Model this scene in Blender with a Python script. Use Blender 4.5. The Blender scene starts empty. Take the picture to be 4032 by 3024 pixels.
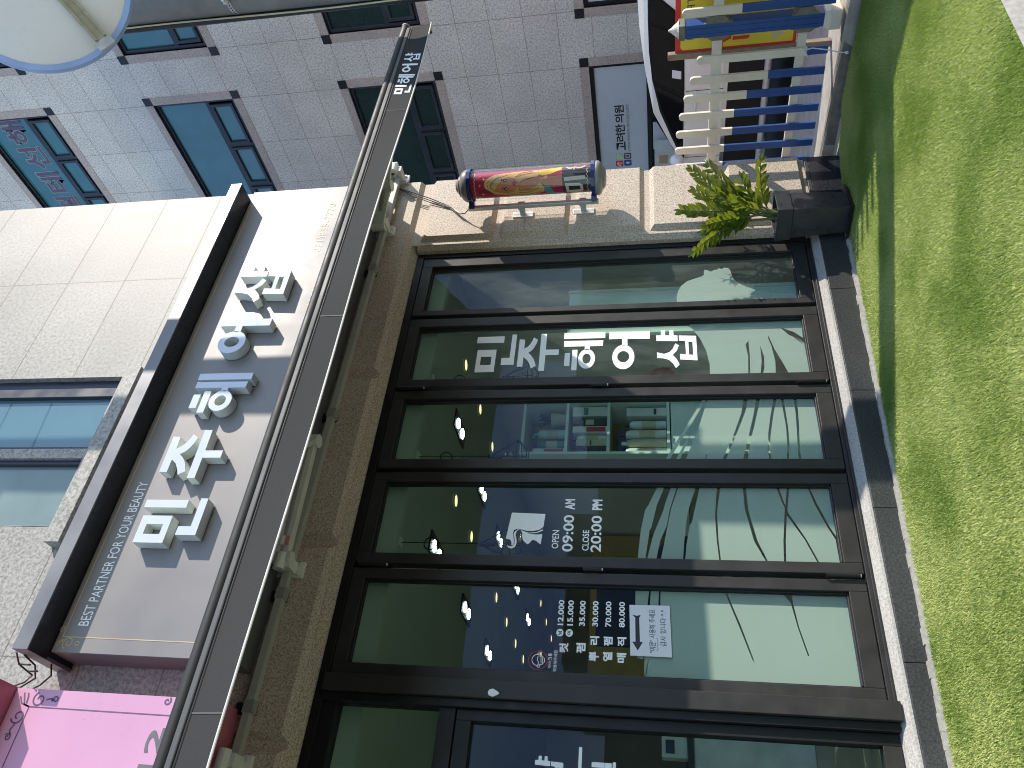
import bpy, bmesh, math, random
from mathutils import Vector, Matrix
from mathutils.geometry import tessellate_polygon
import numpy as np
random.seed(7)
RNG = np.random.default_rng(5)
S = bpy.context.scene
COL = S.collection
rad = math.radians

# ------------------------------------------------------------------ camera
def cam_axes(yaw, pitch, roll):
    cy, sy, cp, sp = math.cos(yaw), math.sin(yaw), math.cos(pitch), math.sin(pitch)
    f = Vector((sy*cp, cy*cp, sp)); r = Vector((cy, -sy, 0)); d = -(r.cross(f))
    cr, sr = math.cos(roll), math.sin(roll)
    return cr*r + sr*d, -sr*r + cr*d, f
r_, d_, f_ = cam_axes(rad(37.28614539), rad(10.43623539), rad(1.0348889))
cd = bpy.data.cameras.new('camera'); cam = bpy.data.objects.new('camera', cd); COL.objects.link(cam)
cd.sensor_fit = 'HORIZONTAL'; cd.sensor_width = 36; cd.lens = 36*3114.59/4032
cd.clip_start = 0.05; cd.clip_end = 2000
# the phone was held upright and the picture is stored lying on its side
X, Y, Z = d_, r_, -f_
cam.matrix_world = Matrix(((X.x, Y.x, Z.x, 0), (X.y, Y.y, Z.y, -4.4), (X.z, Y.z, Z.z, 1.34), (0, 0, 0, 1)))
S.camera = cam

# ------------------------------------------------------------------ light
SUN_AZ, SUN_EL = 125.5, 32.0            # clockwise from +Y
w = bpy.data.worlds.new('World'); S.world = w; w.use_nodes = True
nt = w.node_tree; bg = nt.nodes['Background']
sky = nt.nodes.new('ShaderNodeTexSky'); sky.sky_type = 'NISHITA'; sky.sun_disc = False
sky.sun_elevation = rad(SUN_EL); sky.sun_rotation = rad(SUN_AZ); sky.air_density = 1.0; sky.dust_density = 0.15; sky.ozone_density = 1.0
nt.links.new(sky.outputs[0], bg.inputs[0]); bg.inputs[1].default_value = 0.15
sd = bpy.data.lights.new('sun', 'SUN'); sd.energy = 3.0; sd.angle = rad(0.53); sd.color = (1.0, 0.915, 0.79)
so = bpy.data.objects.new('sun', sd); COL.objects.link(so)
ts = Vector((math.sin(rad(SUN_AZ))*math.cos(rad(SUN_EL)), math.cos(rad(SUN_AZ))*math.cos(rad(SUN_EL)), math.sin(rad(SUN_EL))))
so.rotation_euler = ts.to_track_quat('Z', 'Y').to_euler(); so.location = ts*40
S.view_settings.view_transform = 'Standard'; S.view_settings.look = 'None'
S.view_settings.exposure = 1.0; S.view_settings.gamma = 1.0; S.view_settings.use_curve_mapping = False
S.render.engine = 'CYCLES'; S.cycles.filter_width = 1.0
S.cycles.max_bounces = 10; S.cycles.transparent_max_bounces = 16

# ------------------------------------------------------------------ materials
def nodes(name):
    m = bpy.data.materials.new(name); m.use_nodes = True
    t = m.node_tree; t.nodes.clear()
    out = t.nodes.new('ShaderNodeOutputMaterial')
    return m, t, out
def N(t, typ, **kw):
    n = t.nodes.new(typ)
    for k, v in kw.items():
        if k.startswith('i_'):
            n.inputs[k[2:].replace('_', ' ')].default_value = v
        else: setattr(n, k, v)
    return n
def rgb(c): return (c[0], c[1], c[2], 1)
def mat(name, col, rough=.5, metal=0.0, var=.12, scale=6.0, bump=0.0, bscale=60, spec=.5, coat=0.0, dirt=None, rvar=.1):
    m, t, out = nodes(name)
    p = N(t, 'ShaderNodeBsdfPrincipled'); L = t.links.new
    L(p.outputs[0], out.inputs[0])
    p.inputs['Metallic'].default_value = metal; p.inputs['Specular IOR Level'].default_value = spec
    p.inputs['Coat Weight'].default_value = coat
    tc = N(t, 'ShaderNodeTexCoord')
    n = N(t, 'ShaderNodeTexNoise'); n.inputs['Scale'].default_value = scale; n.inputs['Detail'].default_value = 6
    L(tc.outputs['Object'], n.inputs['Vector'])
    r = N(t, 'ShaderNodeValToRGB'); L(n.outputs[0], r.inputs[0])
    r.color_ramp.elements[0].position = .3; r.color_ramp.elements[1].position = .7
    r.color_ramp.elements[0].color = rgb([c*(1-var) for c in col]); r.color_ramp.elements[1].color = rgb([min(1, c*(1+var)) for c in col])
    src = r.outputs[0]
    if dirt:
        n2 = N(t, 'ShaderNodeTexNoise'); n2.inputs['Scale'].default_value = dirt[1]; n2.inputs['Detail'].default_value = 8; n2.inputs['Roughness'].default_value = .7
        L(tc.outputs['Object'], n2.inputs['Vector'])
        r2 = N(t, 'ShaderNodeValToRGB'); L(n2.outputs[0], r2.inputs[0])
        r2.color_ramp.elements[0].position = .55; r2.color_ramp.elements[1].position = .75
        r2.color_ramp.elements[0].color = (0, 0, 0, 1); r2.color_ramp.elements[1].color = (dirt[2],)*3 + (1,)
        mx = N(t, 'ShaderNodeMix', data_type='RGBA'); L(r2.outputs[0], mx.inputs[0]); L(src, mx.inputs[6]); mx.inputs[7].default_value = rgb(dirt[0])
        src = mx.outputs[2]
    L(src, p.inputs['Base Color'])
    mr = N(t, 'ShaderNodeMapRange'); L(n.outputs[0], mr.inputs[0])
    mr.inputs[1].default_value = .3; mr.inputs[2].default_value = .7
    mr.inputs[3].default_value = max(0, rough-rvar); mr.inputs[4].default_value = min(1, rough+rvar)
    L(mr.outputs[0], p.inputs['Roughness'])
    if bump:
        b = N(t, 'ShaderNodeTexNoise'); b.inputs['Scale'].default_value = bscale; b.inputs['Detail'].default_value = 4
        L(tc.outputs['Object'], b.inputs['Vector'])
        bn = N(t, 'ShaderNodeBump'); bn.inputs['Strength'].default_value = bump; bn.inputs['Distance'].default_value = .01
        L(b.outputs[0], bn.inputs['Height']); L(bn.outputs[0], p.inputs['Normal'])
    return m
def granite(name, cols, scale=90, tile=None, rough=.55, axis='xz', stain=.12, spec=.4):
    """speckled stone; tile=(width,height,x0,z0) draws the grout joints of the cladding"""
    m, t, out = nodes(name); L = t.links.new
    p = N(t, 'ShaderNodeBsdfPrincipled'); L(p.outputs[0], out.inputs[0]); p.inputs['Specular IOR Level'].default_value = spec
    g = N(t, 'ShaderNodeNewGeometry')
    n = N(t, 'ShaderNodeTexNoise'); n.inputs['Scale'].default_value = scale; n.inputs['Detail'].default_value = 3; n.inputs['Roughness'].default_value = .75
    L(g.outputs['Position'], n.inputs['Vector'])
    r = N(t, 'ShaderNodeValToRGB'); L(n.outputs[0], r.inputs[0])
    e = r.color_ramp.elements
    pos = [.36, .47, .56, .66]
    e[0].position = pos[0]; e[0].color = rgb(cols[0]); e[1].position = pos[3]; e[1].color = rgb(cols[3])
    for i in (1, 2):
        q = e.new(pos[i]); q.color = rgb(cols[i])
    big = N(t, 'ShaderNodeTexNoise'); big.inputs['Scale'].default_value = 1.7; big.inputs['Detail'].default_value = 5
    L(g.outputs['Position'], big.inputs['Vector'])
    mr = N(t, 'ShaderNodeMapRange'); L(big.outputs[0], mr.inputs[0]); mr.inputs[1].default_value = .3; mr.inputs[2].default_value = .7
    mr.inputs[3].default_value = 1-stain; mr.inputs[4].default_value = 1+stain*.5
    mul = N(t, 'ShaderNodeMix', data_type='RGBA', blend_type='MULTIPLY'); mul.inputs[0].default_value = 1
    L(r.outputs[0], mul.inputs[6]); L(mr.outputs[0], mul.inputs[7])
    src = mul.outputs[2]
    if tile:
        sx = N(t, 'ShaderNodeSeparateXYZ'); L(g.outputs['Position'], sx.inputs[0])
        cb = N(t, 'ShaderNodeCombineXYZ')
        L(sx.outputs[0 if axis == 'xz' else 1], cb.inputs[0]); L(sx.outputs[2], cb.inputs[1])
        mp = N(t, 'ShaderNodeMapping'); mp.inputs['Location'].default_value = (-tile[2], -tile[3], 0); L(cb.outputs[0], mp.inputs['Vector'])
        br = N(t, 'ShaderNodeTexBrick'); br.offset = 0; br.squash = 1
        br.inputs['Scale'].default_value = 1; br.inputs['Brick Width'].default_value = tile[0]; br.inputs['Row Height'].default_value = tile[1]
        br.inputs['Mortar Size'].default_value = .0045; br.inputs['Mortar Smooth'].default_value = .2
        br.inputs['Color1'].default_value = (1, 1, 1, 1); br.inputs['Color2'].default_value = (.93, .93, .94, 1); br.inputs['Bias'].default_value = 0
        br.inputs['Mortar'].default_value = (.55, .50, .49, 1)
        L(mp.outputs[0], br.inputs['Vector'])
        m2 = N(t, 'ShaderNodeMix', data_type='RGBA', blend_type='MULTIPLY'); m2.inputs[0].default_value = 1
        L(src, m2.inputs[6]); L(br.outputs['Color'], m2.inputs[7]); src = m2.outputs[2]
        bn = N(t, 'ShaderNodeBump'); bn.inputs['Strength'].default_value = .6; bn.inputs['Distance'].default_value = .004; bn.invert = True
        L(br.outputs['Fac'], bn.inputs['Height']); L(bn.outputs[0], p.inputs['Normal'])
    L(src, p.inputs['Base Color'])
    mr2 = N(t, 'ShaderNodeMapRange'); L(n.outputs[0], mr2.inputs[0]); mr2.inputs[3].default_value = rough-.15; mr2.inputs[4].default_value = rough+.15
    L(mr2.outputs[0], p.inputs['Roughness'])
    return m
def glass(name, tint, f0=.06, dust=0.0, gain=(1,1,1)):
    """thin pane: tinted see-through plus mirror reflection growing towards grazing angles"""
    m, t, out = nodes(name); L = t.links.new
    tr = N(t, 'ShaderNodeBsdfTransparent'); tr.inputs[0].default_value = rgb(tint)
    gl = N(t, 'ShaderNodeBsdfGlossy'); gl.inputs['Roughness'].default_value = 0.0; gl.inputs[0].default_value = rgb(gain)
    lw = N(t, 'ShaderNodeLayerWeight'); lw.inputs[0].default_value = .5
    pw = N(t, 'ShaderNodeMath', operation='POWER'); L(lw.outputs['Facing'], pw.inputs[0]); pw.inputs[1].default_value = 5
    ma = N(t, 'ShaderNodeMath', operation='MULTIPLY_ADD'); L(pw.outputs[0], ma.inputs[0]); ma.inputs[1].default_value = 1-f0; ma.inputs[2].default_value = f0
    mx = N(t, 'ShaderNodeMixShader'); L(ma.outputs[0], mx.inputs[0]); L(tr.outputs[0], mx.inputs[1]); L(gl.outputs[0], mx.inputs[2])
    last = mx.outputs[0]
    if dust:
        tc = N(t, 'ShaderNodeTexCoord'); n = N(t, 'ShaderNodeTexNoise'); n.inputs['Scale'].default_value = 5; n.inputs['Detail'].default_value = 9; n.inputs['Roughness'].default_value = .75
        mp = N(t, 'ShaderNodeMapping'); mp.inputs['Scale'].default_value = (1, 1, .25); mp.inputs['Rotation'].default_value = (0, .25, 0)
        L(tc.outputs['Object'], mp.inputs[0]); L(mp.outputs[0], n.inputs['Vector'])
        mr = N(t, 'ShaderNodeMapRange'); L(n.outputs[0], mr.inputs[0]); mr.inputs[1].default_value = .42; mr.inputs[2].default_value = .75; mr.inputs[3].default_value = dust*.15; mr.inputs[4].default_value = dust
        df = N(t, 'ShaderNodeBsdfDiffuse'); df.inputs[0].default_value = (.6, .68, .66, 1)
        m2 = N(t, 'ShaderNodeMixShader'); L(mr.outputs[0], m2.inputs[0]); L(last, m2.inputs[1]); L(df.outputs[0], m2.inputs[2]); last = m2.outputs[0]
    L(last, out.inputs[0])
    return m
def emit(name, col, st):
    m, t, out = nodes(name); e = N(t, 'ShaderNodeEmission'); e.inputs[0].default_value = rgb(col); e.inputs[1].default_value = st
    t.links.new(e.outputs[0], out.inputs[0]); return m
def film_mat(name):
    m, t, out = nodes(name); L = t.links.new
    df = N(t, 'ShaderNodeBsdfDiffuse'); df.inputs[0].default_value = (.64, .60, .60, 1)
    tl = N(t, 'ShaderNodeBsdfTranslucent'); tl.inputs[0].default_value = (.70, .80, .75, 1)
    tr = N(t, 'ShaderNodeBsdfTransparent'); tr.inputs[0].default_value = (.8, .9, .86, 1)
    a = N(t, 'ShaderNodeMixShader'); a.inputs[0].default_value = .12; L(df.outputs[0], a.inputs[1]); L(tl.outputs[0], a.inputs[2])
    b = N(t, 'ShaderNodeMixShader'); b.inputs[0].default_value = .07; L(a.outputs[0], b.inputs[1]); L(tr.outputs[0], b.inputs[2])
    L(b.outputs[0], out.inputs[0]); return m

M = {}
M['granite_grey'] = granite('granite_grey', [(.42,.39,.36),(.66,.61,.565),(.80,.74,.685),(.88,.82,.77)], 42, (.785,.45,.03,.30), axis='yz')
M['granite_shop'] = granite('granite_shop', [(.18,.172,.16),(.285,.272,.252),(.365,.35,.328),(.415,.40,.375)], 40, (1.06,.547,.18,.337))
M['granite_plain'] = granite('granite_plain', [(.18,.172,.16),(.285,.272,.252),(.365,.35,.328),(.415,.40,.375)], 40)
M['granite_tan'] = granite('granite_tan', [(.27,.205,.155),(.46,.375,.295),(.59,.505,.415),(.67,.59,.50)], 95, stain=.07)
M['granite_dark'] = granite('granite_dark', [(.030,.032,.034),(.045,.047,.05),(.06,.062,.065),(.085,.086,.087)], 80, rough=.4, stain=.3)
M['granite_sill'] = granite('granite_sill', [(.34,.325,.30),(.44,.42,.39),(.52,.50,.465),(.58,.56,.52)], 90, stain=.12)
M['granite_pink'] = granite('granite_pink', [(.36,.285,.26),(.48,.39,.355),(.56,.46,.42),(.62,.53,.485)], 60)
M['black_stone'] = granite('black_stone', [(.012,.014,.02),(.018,.02,.026),(.024,.027,.034),(.04,.043,.05)], 60, rough=.3)
M['frame'] = mat('frame_charcoal', (.034,.032,.032), .45, 0, .1, 9, spec=.3, dirt=((.12,.11,.10), 3.2, .16))
M['frame_dark'] = mat('frame_black', (.013,.013,.014), .45, 0, .1, 9, spec=.3)
M['navy_frame'] = mat('frame_navy', (.03,.035,.05), .35, 0, .1, 5)
M['gasket'] = mat('rubber_gasket', (.01,.01,.011), .6)
M['glass'] = glass('shop_glass', (.72,.86,.79), .045, .02, (.17,.205,.38))
M['glass_dusty'] = glass('dusty_shop_glass', (.72,.86,.79), .045, .15, (.17,.205,.38))
M['film'] = film_mat('frosted_film')
M['white_vinyl'] = mat('white_vinyl', (.90,.90,.90), .45, var=.02)
M['red_vinyl'] = mat('red_vinyl', (.30,.02,.03), .5)
M['win_teal'] = mat('tinted_window_glass', (.045,.17,.215), .03, 0, .15, 2, spec=1.0, rvar=.015)
M['win_blue'] = mat('sky_reflection_glass', (.10,.20,.245), .03, 0, .1, 1.2, spec=1.0, rvar=.015)  # reflected sky is put into the base colour of this pane
M['win_green'] = mat('green_dark_glass', (.012,.035,.034), .03, 0, .3, 1.6, spec=.9, rvar=.015)
M['win_frost'] = mat('frosted_window_glass', (.20,.27,.26), .12, 0, .18, 1.5, spec=.8)
M['sign_face'] = mat('sign_board_face', (.225,.212,.212), .42, 0, .04, 2.2, spec=.4, dirt=((.31,.285,.272), .7, .6))
M['sign_hood'] = mat('sign_hood_metal', (.17,.17,.18), .38, .2, .08, 3)
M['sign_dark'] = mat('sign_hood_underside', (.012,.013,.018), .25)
M['acrylic'] = mat('letter_acrylic', (.56,.60,.72), .16, 0, .04, 3, spec=.6)
M['letter_side'] = mat('letter_metal_side', (.70,.75,.70), .42, .1, .06, 6)
M['gold'] = mat('gold_print', (.50,.38,.24), .5)
M['gold_pale'] = mat('pale_gold_print', (.80,.76,.52), .5)
M['print_red'] = mat('printed_red', (.75,.30,.25), .5); M['print_blue'] = mat('printed_blue', (.35,.45,.80), .5); M['print_green'] = mat('printed_green', (.50,.70,.35), .5)
M['pink'] = mat('pink_sign_face', (.60,.315,.48), .35, 0, .04, 2, spec=.5)
M['pink_hood'] = mat('pink_sign_hood', (.55,.16,.22), .4, 0, .06, 3)
M['grey_print'] = mat('grey_print', (.13,.12,.14), .5)
M['violet_print'] = mat('violet_grey_print', (.13,.075,.15), .5)
M['fabric'] = mat('awning_fabric', (.045,.0445,.045), .85, 0, .14, 260, bump=.25, bscale=500, spec=.2)
M['fabric_dark'] = mat('awning_underside', (.02,.018,.018), .9)
M['alu'] = mat('awning_aluminium', (.085,.086,.087), .6, .0, .08, 4)
M['seam'] = mat('valance_seam', (.085,.084,.084), .7)
M['black_tube'] = mat('awning_black_tube', (.022,.022,.022), .6, 0, .1, 10)
M['white_metal'] = mat('white_powder_coat', (.70,.70,.64), .4, 0, .06, 8)
M['grey_metal'] = mat('grey_painted_bar', (.42,.42,.37), .4, .1, .06, 8)
M['hem'] = mat('valance_hem', (.70,.66,.63), .6)
M['cap_grey'] = mat('lamp_cap_grey', (.27,.27,.255), .3, .0, .06, 4, spec=.6)
M['ring_blue'] = mat('lamp_ring_blue', (.012,.025,.17), .3)
M['acrylic_clear'] = glass('clear_tube', (.95,.95,.94), .025)
M['crimson'] = mat('crimson_print', (.40,.006,.075), .35, var=.06)
M['skin_print'] = mat('printed_skin', (.62,.22,.11), .4, var=.05)
M['blond'] = mat('printed_blond', (.72,.47,.16), .4, var=.12, scale=25)
M['yellow_print'] = mat('printed_yellow', (.80,.56,.05), .4)
M['cream'] = mat('cream_print', (.66,.60,.52), .4)
M['black_print'] = mat('black_print', (.012,.013,.016), .35)
M['teal_print'] = mat('teal_print', (.08,.30,.33), .4)
M['lip'] = mat('lip_red', (.45,.01,.02), .4)
M['pot'] = mat('black_planter_plastic', (.032,.034,.04), .32, 0, .12, 14, spec=.5, dirt=((.12,.12,.13), 9, .35))
M['soil'] = mat('potting_soil', (.03,.022,.015), .9, bump=.6, bscale=120)
def leafmat(name, a, tr):
    m, t, out = nodes(name); L = t.links.new
    g = N(t, 'ShaderNodeObjectInfo'); geo = N(t, 'ShaderNodeNewGeometry')
    n = N(t, 'ShaderNodeTexNoise'); n.inputs['Scale'].default_value = 22; L(geo.outputs['Position'], n.inputs['Vector'])
    r = N(t, 'ShaderNodeValToRGB'); L(n.outputs[0], r.inputs[0])
    r.color_ramp.elements[0].position = .35; r.color_ramp.elements[1].position = .65
    r.color_ramp.elements[0].color = rgb([c*.55 for c in a]); r.color_ramp.elements[1].color = rgb([c*1.35 for c in a])
    p = N(t, 'ShaderNodeBsdfPrincipled'); p.inputs['Roughness'].default_value = .28; L(r.outputs[0], p.inputs['Base Color'])
    tl = N(t, 'ShaderNodeBsdfTranslucent'); tl.inputs[0].default_value = rgb(tr)
    mx = N(t, 'ShaderNodeMixShader'); mx.inputs[0].default_value = .3; L(p.outputs[0], mx.inputs[1]); L(tl.outputs[0], mx.inputs[2]); L(mx.outputs[0], out.inputs[0])
    return m
M['leaf'] = leafmat('zz_leaf', (.060,.118,.020), (.36,.43,.03))
M['stem'] = mat('plant_stem', (.12,.14,.04), .5)
def turfmat():
    m, t, out = nodes('turf_blade'); L = t.links.new
    geo = N(t, 'ShaderNodeNewGeometry')
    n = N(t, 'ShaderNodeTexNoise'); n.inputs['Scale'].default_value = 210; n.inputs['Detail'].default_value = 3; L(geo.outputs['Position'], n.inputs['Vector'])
    n2 = N(t, 'ShaderNodeTexNoise'); n2.inputs['Scale'].default_value = 1.6; n2.inputs['Detail'].default_value = 4; L(geo.outputs['Position'], n2.inputs['Vector'])  # broad colour patches stand in for soft tree shadows on the turf
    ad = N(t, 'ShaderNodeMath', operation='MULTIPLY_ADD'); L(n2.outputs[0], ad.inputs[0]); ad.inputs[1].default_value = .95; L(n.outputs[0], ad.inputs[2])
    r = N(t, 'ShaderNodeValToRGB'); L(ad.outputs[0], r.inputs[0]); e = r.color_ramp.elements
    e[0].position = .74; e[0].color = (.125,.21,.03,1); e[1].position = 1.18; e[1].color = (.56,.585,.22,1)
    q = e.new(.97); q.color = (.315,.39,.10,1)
    p = N(t, 'ShaderNodeBsdfPrincipled'); p.inputs['Roughness'].default_value = .5; p.inputs['Specular IOR Level'].default_value = .3; L(r.outputs[0], p.inputs['Base Color'])
    tl = N(t, 'ShaderNodeBsdfTranslucent'); tl.inputs[0].default_value = (.42,.60,.10,1)
    mx = N(t, 'ShaderNodeMixShader'); mx.inputs[0].default_value = .25; L(p.outputs[0], mx.inputs[1]); L(tl.outputs[0], mx.inputs[2]); L(mx.outputs[0], out.inputs[0])
    return m
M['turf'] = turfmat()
M['turf_base'] = mat('turf_backing', (.14,.22,.04), .9, 0, .3, 60)
M['turf_edge'] = mat('turf_edge_backing', (.42,.40,.36), .9, 0, .2, 40)
M['concrete'] = mat('concrete', (.40,.375,.335), .85, 0, .16, 9, bump=.3, bscale=90, dirt=((.2,.19,.17), 3, .5))
M['concrete_dark'] = mat('old_concrete_kerb', (.20,.18,.15), .9, 0, .25, 12, bump=.5, bscale=60, dirt=((.36,.28,.18), 5, .5))
M['asphalt'] = mat('asphalt', (.055,.055,.057), .9, 0, .2, 30, bump=.3, bscale=200)
M['beige_paving'] = mat('beige_paving', (.52,.45,.36), .8, 0, .1, 8)
M['fence_white'] = mat('fence_white_plastic', (.80,.73,.63), .45, 0, .07, 6, dirt=((.42,.36,.28), 4, .35))
M['fence_blue'] = mat('fence_blue_plastic', (.025,.085,.30), .4, 0, .1, 7, dirt=((.10,.16,.32), 5, .3))
M['fence_bracket'] = mat('weathered_bracket', (.19,.18,.14), .6, 0, .3, 14, dirt=((.4,.28,.1), 12, .5))
M['wood'] = mat('weathered_wood', (.26,.20,.15), .8, 0, .25, 18)
M['banner_yellow'] = mat('banner_yellow', (.76,.63,.05), .6, 0, .05, 3)
M['banner_red'] = mat('banner_red', (.70,.04,.035), .6)
M['banner_lilac'] = mat('banner_lilac_print', (.55,.48,.46), .6)
M['banner_brown'] = mat('banner_dark_print', (.13,.10,.04), .6)
M['car_white'] = mat('car_white_paint', (.80,.80,.78), .22, 0, .03, 2, coat=.6)
M['car_glass'] = mat('car_dark_glass', (.004,.005,.006), .04, 0, .1, 2, spec=.22, rvar=.02)
M['car_trim'] = mat('car_black_trim', (.008,.008,.009), .6, spec=.2)
M['car_clad'] = mat('car_lower_cladding', (.016,.015,.015), .5, spec=.25)
M['chrome'] = mat('chrome', (.55,.60,.66), .15, 1.0, .05, 5)
M['tyre'] = mat('tyre_rubber', (.02,.02,.02), .8)
M['rim'] = mat('alloy_rim', (.45,.45,.46), .3, .9)
M['clinic_panel'] = mat('clinic_panel_film', (.60,.65,.72), .3, 0, .03, 1.2)
M['pole'] = mat('utility_pole_concrete', (.24,.245,.24), .8, 0, .14, 7, bump=.2, bscale=80, dirt=((.22,.22,.21), 8, .5))
M['galv'] = mat('galvanised_steel', (.62,.63,.63), .4, .35, .12, 20)
M['conduit'] = mat('black_conduit', (.02,.02,.022), .45)
M['wire_yellow'] = mat('yellow_cable', (.62,.58,.36), .5)
M['mirror_back'] = mat('mirror_back_shell', (.88,.85,.80), .45, 0, .04, 3, dirt=((.55,.5,.43), 6, .25))
M['mirror_rim'] = mat('mirror_rim_blue', (.36,.50,.80), .4)
M['brass'] = mat('weathered_bracket_strip', (.42,.38,.26), .45, .3, .15, 20)
M['paper'] = mat('white_paper', (.74,.74,.77), .7, 0, .03, 4)
M['ink'] = mat('black_ink', (.03,.03,.035), .7, 0, .25, 50)
M['room_wall'] = mat('salon_wall', (.42,.45,.42), .8, 0, .06, 2)
M['room_ceiling'] = mat('salon_ceiling', (.46,.52,.45), .85, 0, .05, 2)
M['room_floor'] = mat('salon_floor', (.36,.30,.22), .45, 0, .1, 3)
M['mustard'] = mat('mustard_panel', (.40,.30,.10), .8)
M['shelf'] = mat('shelf_white_laminate', (.72,.80,.76), .45, 0, .03, 3)
M['lamp_warm'] = emit('lit_warm_lamp', (1.0, .72, .33), 1.1)
M['lamp_cold'] = emit('lit_cold_lamp', (.86, .96, 1.0), 14)
M['wirecage'] = mat('pendant_black_wire', (.012,.012,.013), .4)
M['bulb'] = glass('clear_bulb', (.9,.9,.9), .1)
for k, c in dict(white=(.70,.72,.70), teal=(.05,.30,.28), navy=(.02,.03,.10), red=(.42,.03,.06), cream=(.52,.48,.36), mint=(.45,.62,.55), black=(.02,.02,.025), green=(.06,.26,.16)).items():
    M['prod_'+k] = mat('product_'+k, c, .4)

# ------------------------------------------------------------------ mesh helpers
class MB:
    def __init__(s): s.v = []; s.f = []; s.mi = []; s.mats = []
    def m(s, mt):
        mt = M[mt] if isinstance(mt, str) else mt
        if mt not in s.mats: s.mats.append(mt)
        return s.mats.index(mt)
    def add(s, vs, fs, mt):
        o = len(s.v); i = s.m(mt); s.v += [tuple(v) for v in vs]
        s.f += [tuple(o+k for k in f) for f in fs]; s.mi += [i]*len(fs); return s
    def box(s, x0, x1, y0, y1, z0, z1, mt):
        x0, x1 = min(x0, x1), max(x0, x1); y0, y1 = min(y0, y1), max(y0, y1); z0, z1 = min(z0, z1), max(z0, z1)
        return s.add([(x0,y0,z0),(x1,y0,z0),(x1,y1,z0),(x0,y1,z0),(x0,y0,z1),(x1,y0,z1),(x1,y1,z1),(x0,y1,z1)],
              [(0,3,2,1),(4,5,6,7),(0,1,5,4),(1,2,6,5),(2,3,7,6),(3,0,4,7)], mt)
    def quad(s, a, b, c, d, mt): return s.add([a, b, c, d], [(0,1,2,3)], mt)
    def tube(s, pts, r, mt, n=10, caps=True):
        pts = [Vector(p) for p in pts]; rr = r if isinstance(r, (list, tuple)) else [r]*len(pts)
        vs = []; fs = []; prev = None
        for i, p in enumerate(pts):
            t = (pts[min(i+1, len(pts)-1)]-pts[max(i-1, 0)]).normalized()
            a = Vector((0, 0, 1)) if abs(t.z) < .9 else Vector((1, 0, 0))
            if prev is None: u = t.cross(a).normalized()
            else: u = (prev - t*prev.dot(t)).normalized()
            prev = u; q = t.cross(u)
            for k in range(n):
                an = 2*math.pi*k/n; vs.append(p+(u*math.cos(an)+q*math.sin(an))*rr[i])
        for i in range(len(pts)-1):
            for k in range(n):
                fs.append((i*n+k, i*n+(k+1) % n, (i+1)*n+(k+1) % n, (i+1)*n+k))
        if caps: fs += [tuple(reversed(range(n))), tuple((len(pts)-1)*n+k for k in range(n))]
        return s.add(vs, fs, mt)
    def beam(s, a, b, w, h, mt, up=(0, 0, 1)):
        a, b = Vector(a), Vector(b); t = (b-a).normalized(); u = t.cross(Vector(up)).normalized()*w/2; q = u.normalized().cross(t)*h/2
        vs = [a-u-q, a+u-q, a+u+q, a-u+q, b-u-q, b+u-q, b+u+q, b-u+q]
        return s.add(vs, [(0,3,2,1),(4,5,6,7),(0,1,5,4),(1,2,6,5),(2,3,7,6),(3,0,4,7)], mt)
    def lathe(s, base, axis, prof, mt, n=32):
        base = Vector(base); ax = Vector(axis).normalized(); a = Vector((0,0,1)) if abs(ax.z) < .9 else Vector((1,0,0))
        u = ax.cross(a).normalized(); q = ax.cross(u); vs = []; fs = []
        for (r, h) in prof:
            for k in range(n):
                an = 2*math.pi*k/n; vs.append(base+ax*h+(u*math.cos(an)+q*math.sin(an))*max(r, 1e-4))
        for i in range(len(prof)-1):
            for k in range(n): fs.append((i*n+k, i*n+(k+1) % n, (i+1)*n+(k+1) % n, (i+1)*n+k))
        return s.add(vs, fs, mt)
    def sphere(s, c, r, mt, n=16, sq=(1,1,1)):
        c = Vector(c); vs = []; fs = []; R = n//2
        for i in range(R+1):
            ph = math.pi*i/R
            for k in range(n):
                th = 2*math.pi*k/n; vs.append((c.x+r*sq[0]*math.sin(ph)*math.cos(th), c.y+r*sq[1]*math.sin(ph)*math.sin(th), c.z+r*sq[2]*math.cos(ph)))
        for i in range(R):
            for k in range(n): fs.append((i*n+k, (i+1)*n+k, (i+1)*n+(k+1) % n, i*n+(k+1) % n))
        return s.add(vs, fs, mt)
    def poly(s, loops, frame, d0, d1, mt, side=None):
        """2-D outline (with holes) laid on frame=(origin,right,up,normal), thick from d0 to d1 along normal"""
        O, Rt, U, Nn = [Vector(q) for q in frame]
        fl = [p for l in loops for p in l]
        tri = tessellate_polygon([[Vector((p[0], p[1], 0)) for p in l] for l in loops])
        P = lambda p, d: O+Rt*p[0]+U*p[1]+Nn*d
        good = []
        for a, b, c in tri:
            A, B, Cc = fl[a], fl[b], fl[c]
            ar = (B[0]-A[0])*(Cc[1]-A[1])-(B[1]-A[1])*(Cc[0]-A[0])
            if abs(ar) < 1e-12: continue
            good.append((a, b, c) if ar > 0 else (a, c, b))
        s.add([P(p, d1) for p in fl], good, mt)
        if d1 != d0:
            s.add([P(p, d0) for p in fl], [tuple(reversed(g)) for g in good], side or mt)
            for l in loops:
                n = len(l); vs = [P(p, d0) for p in l]+[P(p, d1) for p in l]
                s.add(vs, [(i, (i+1) % n, n+(i+1) % n, n+i) for i in range(n)], side or mt)
        return s
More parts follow.
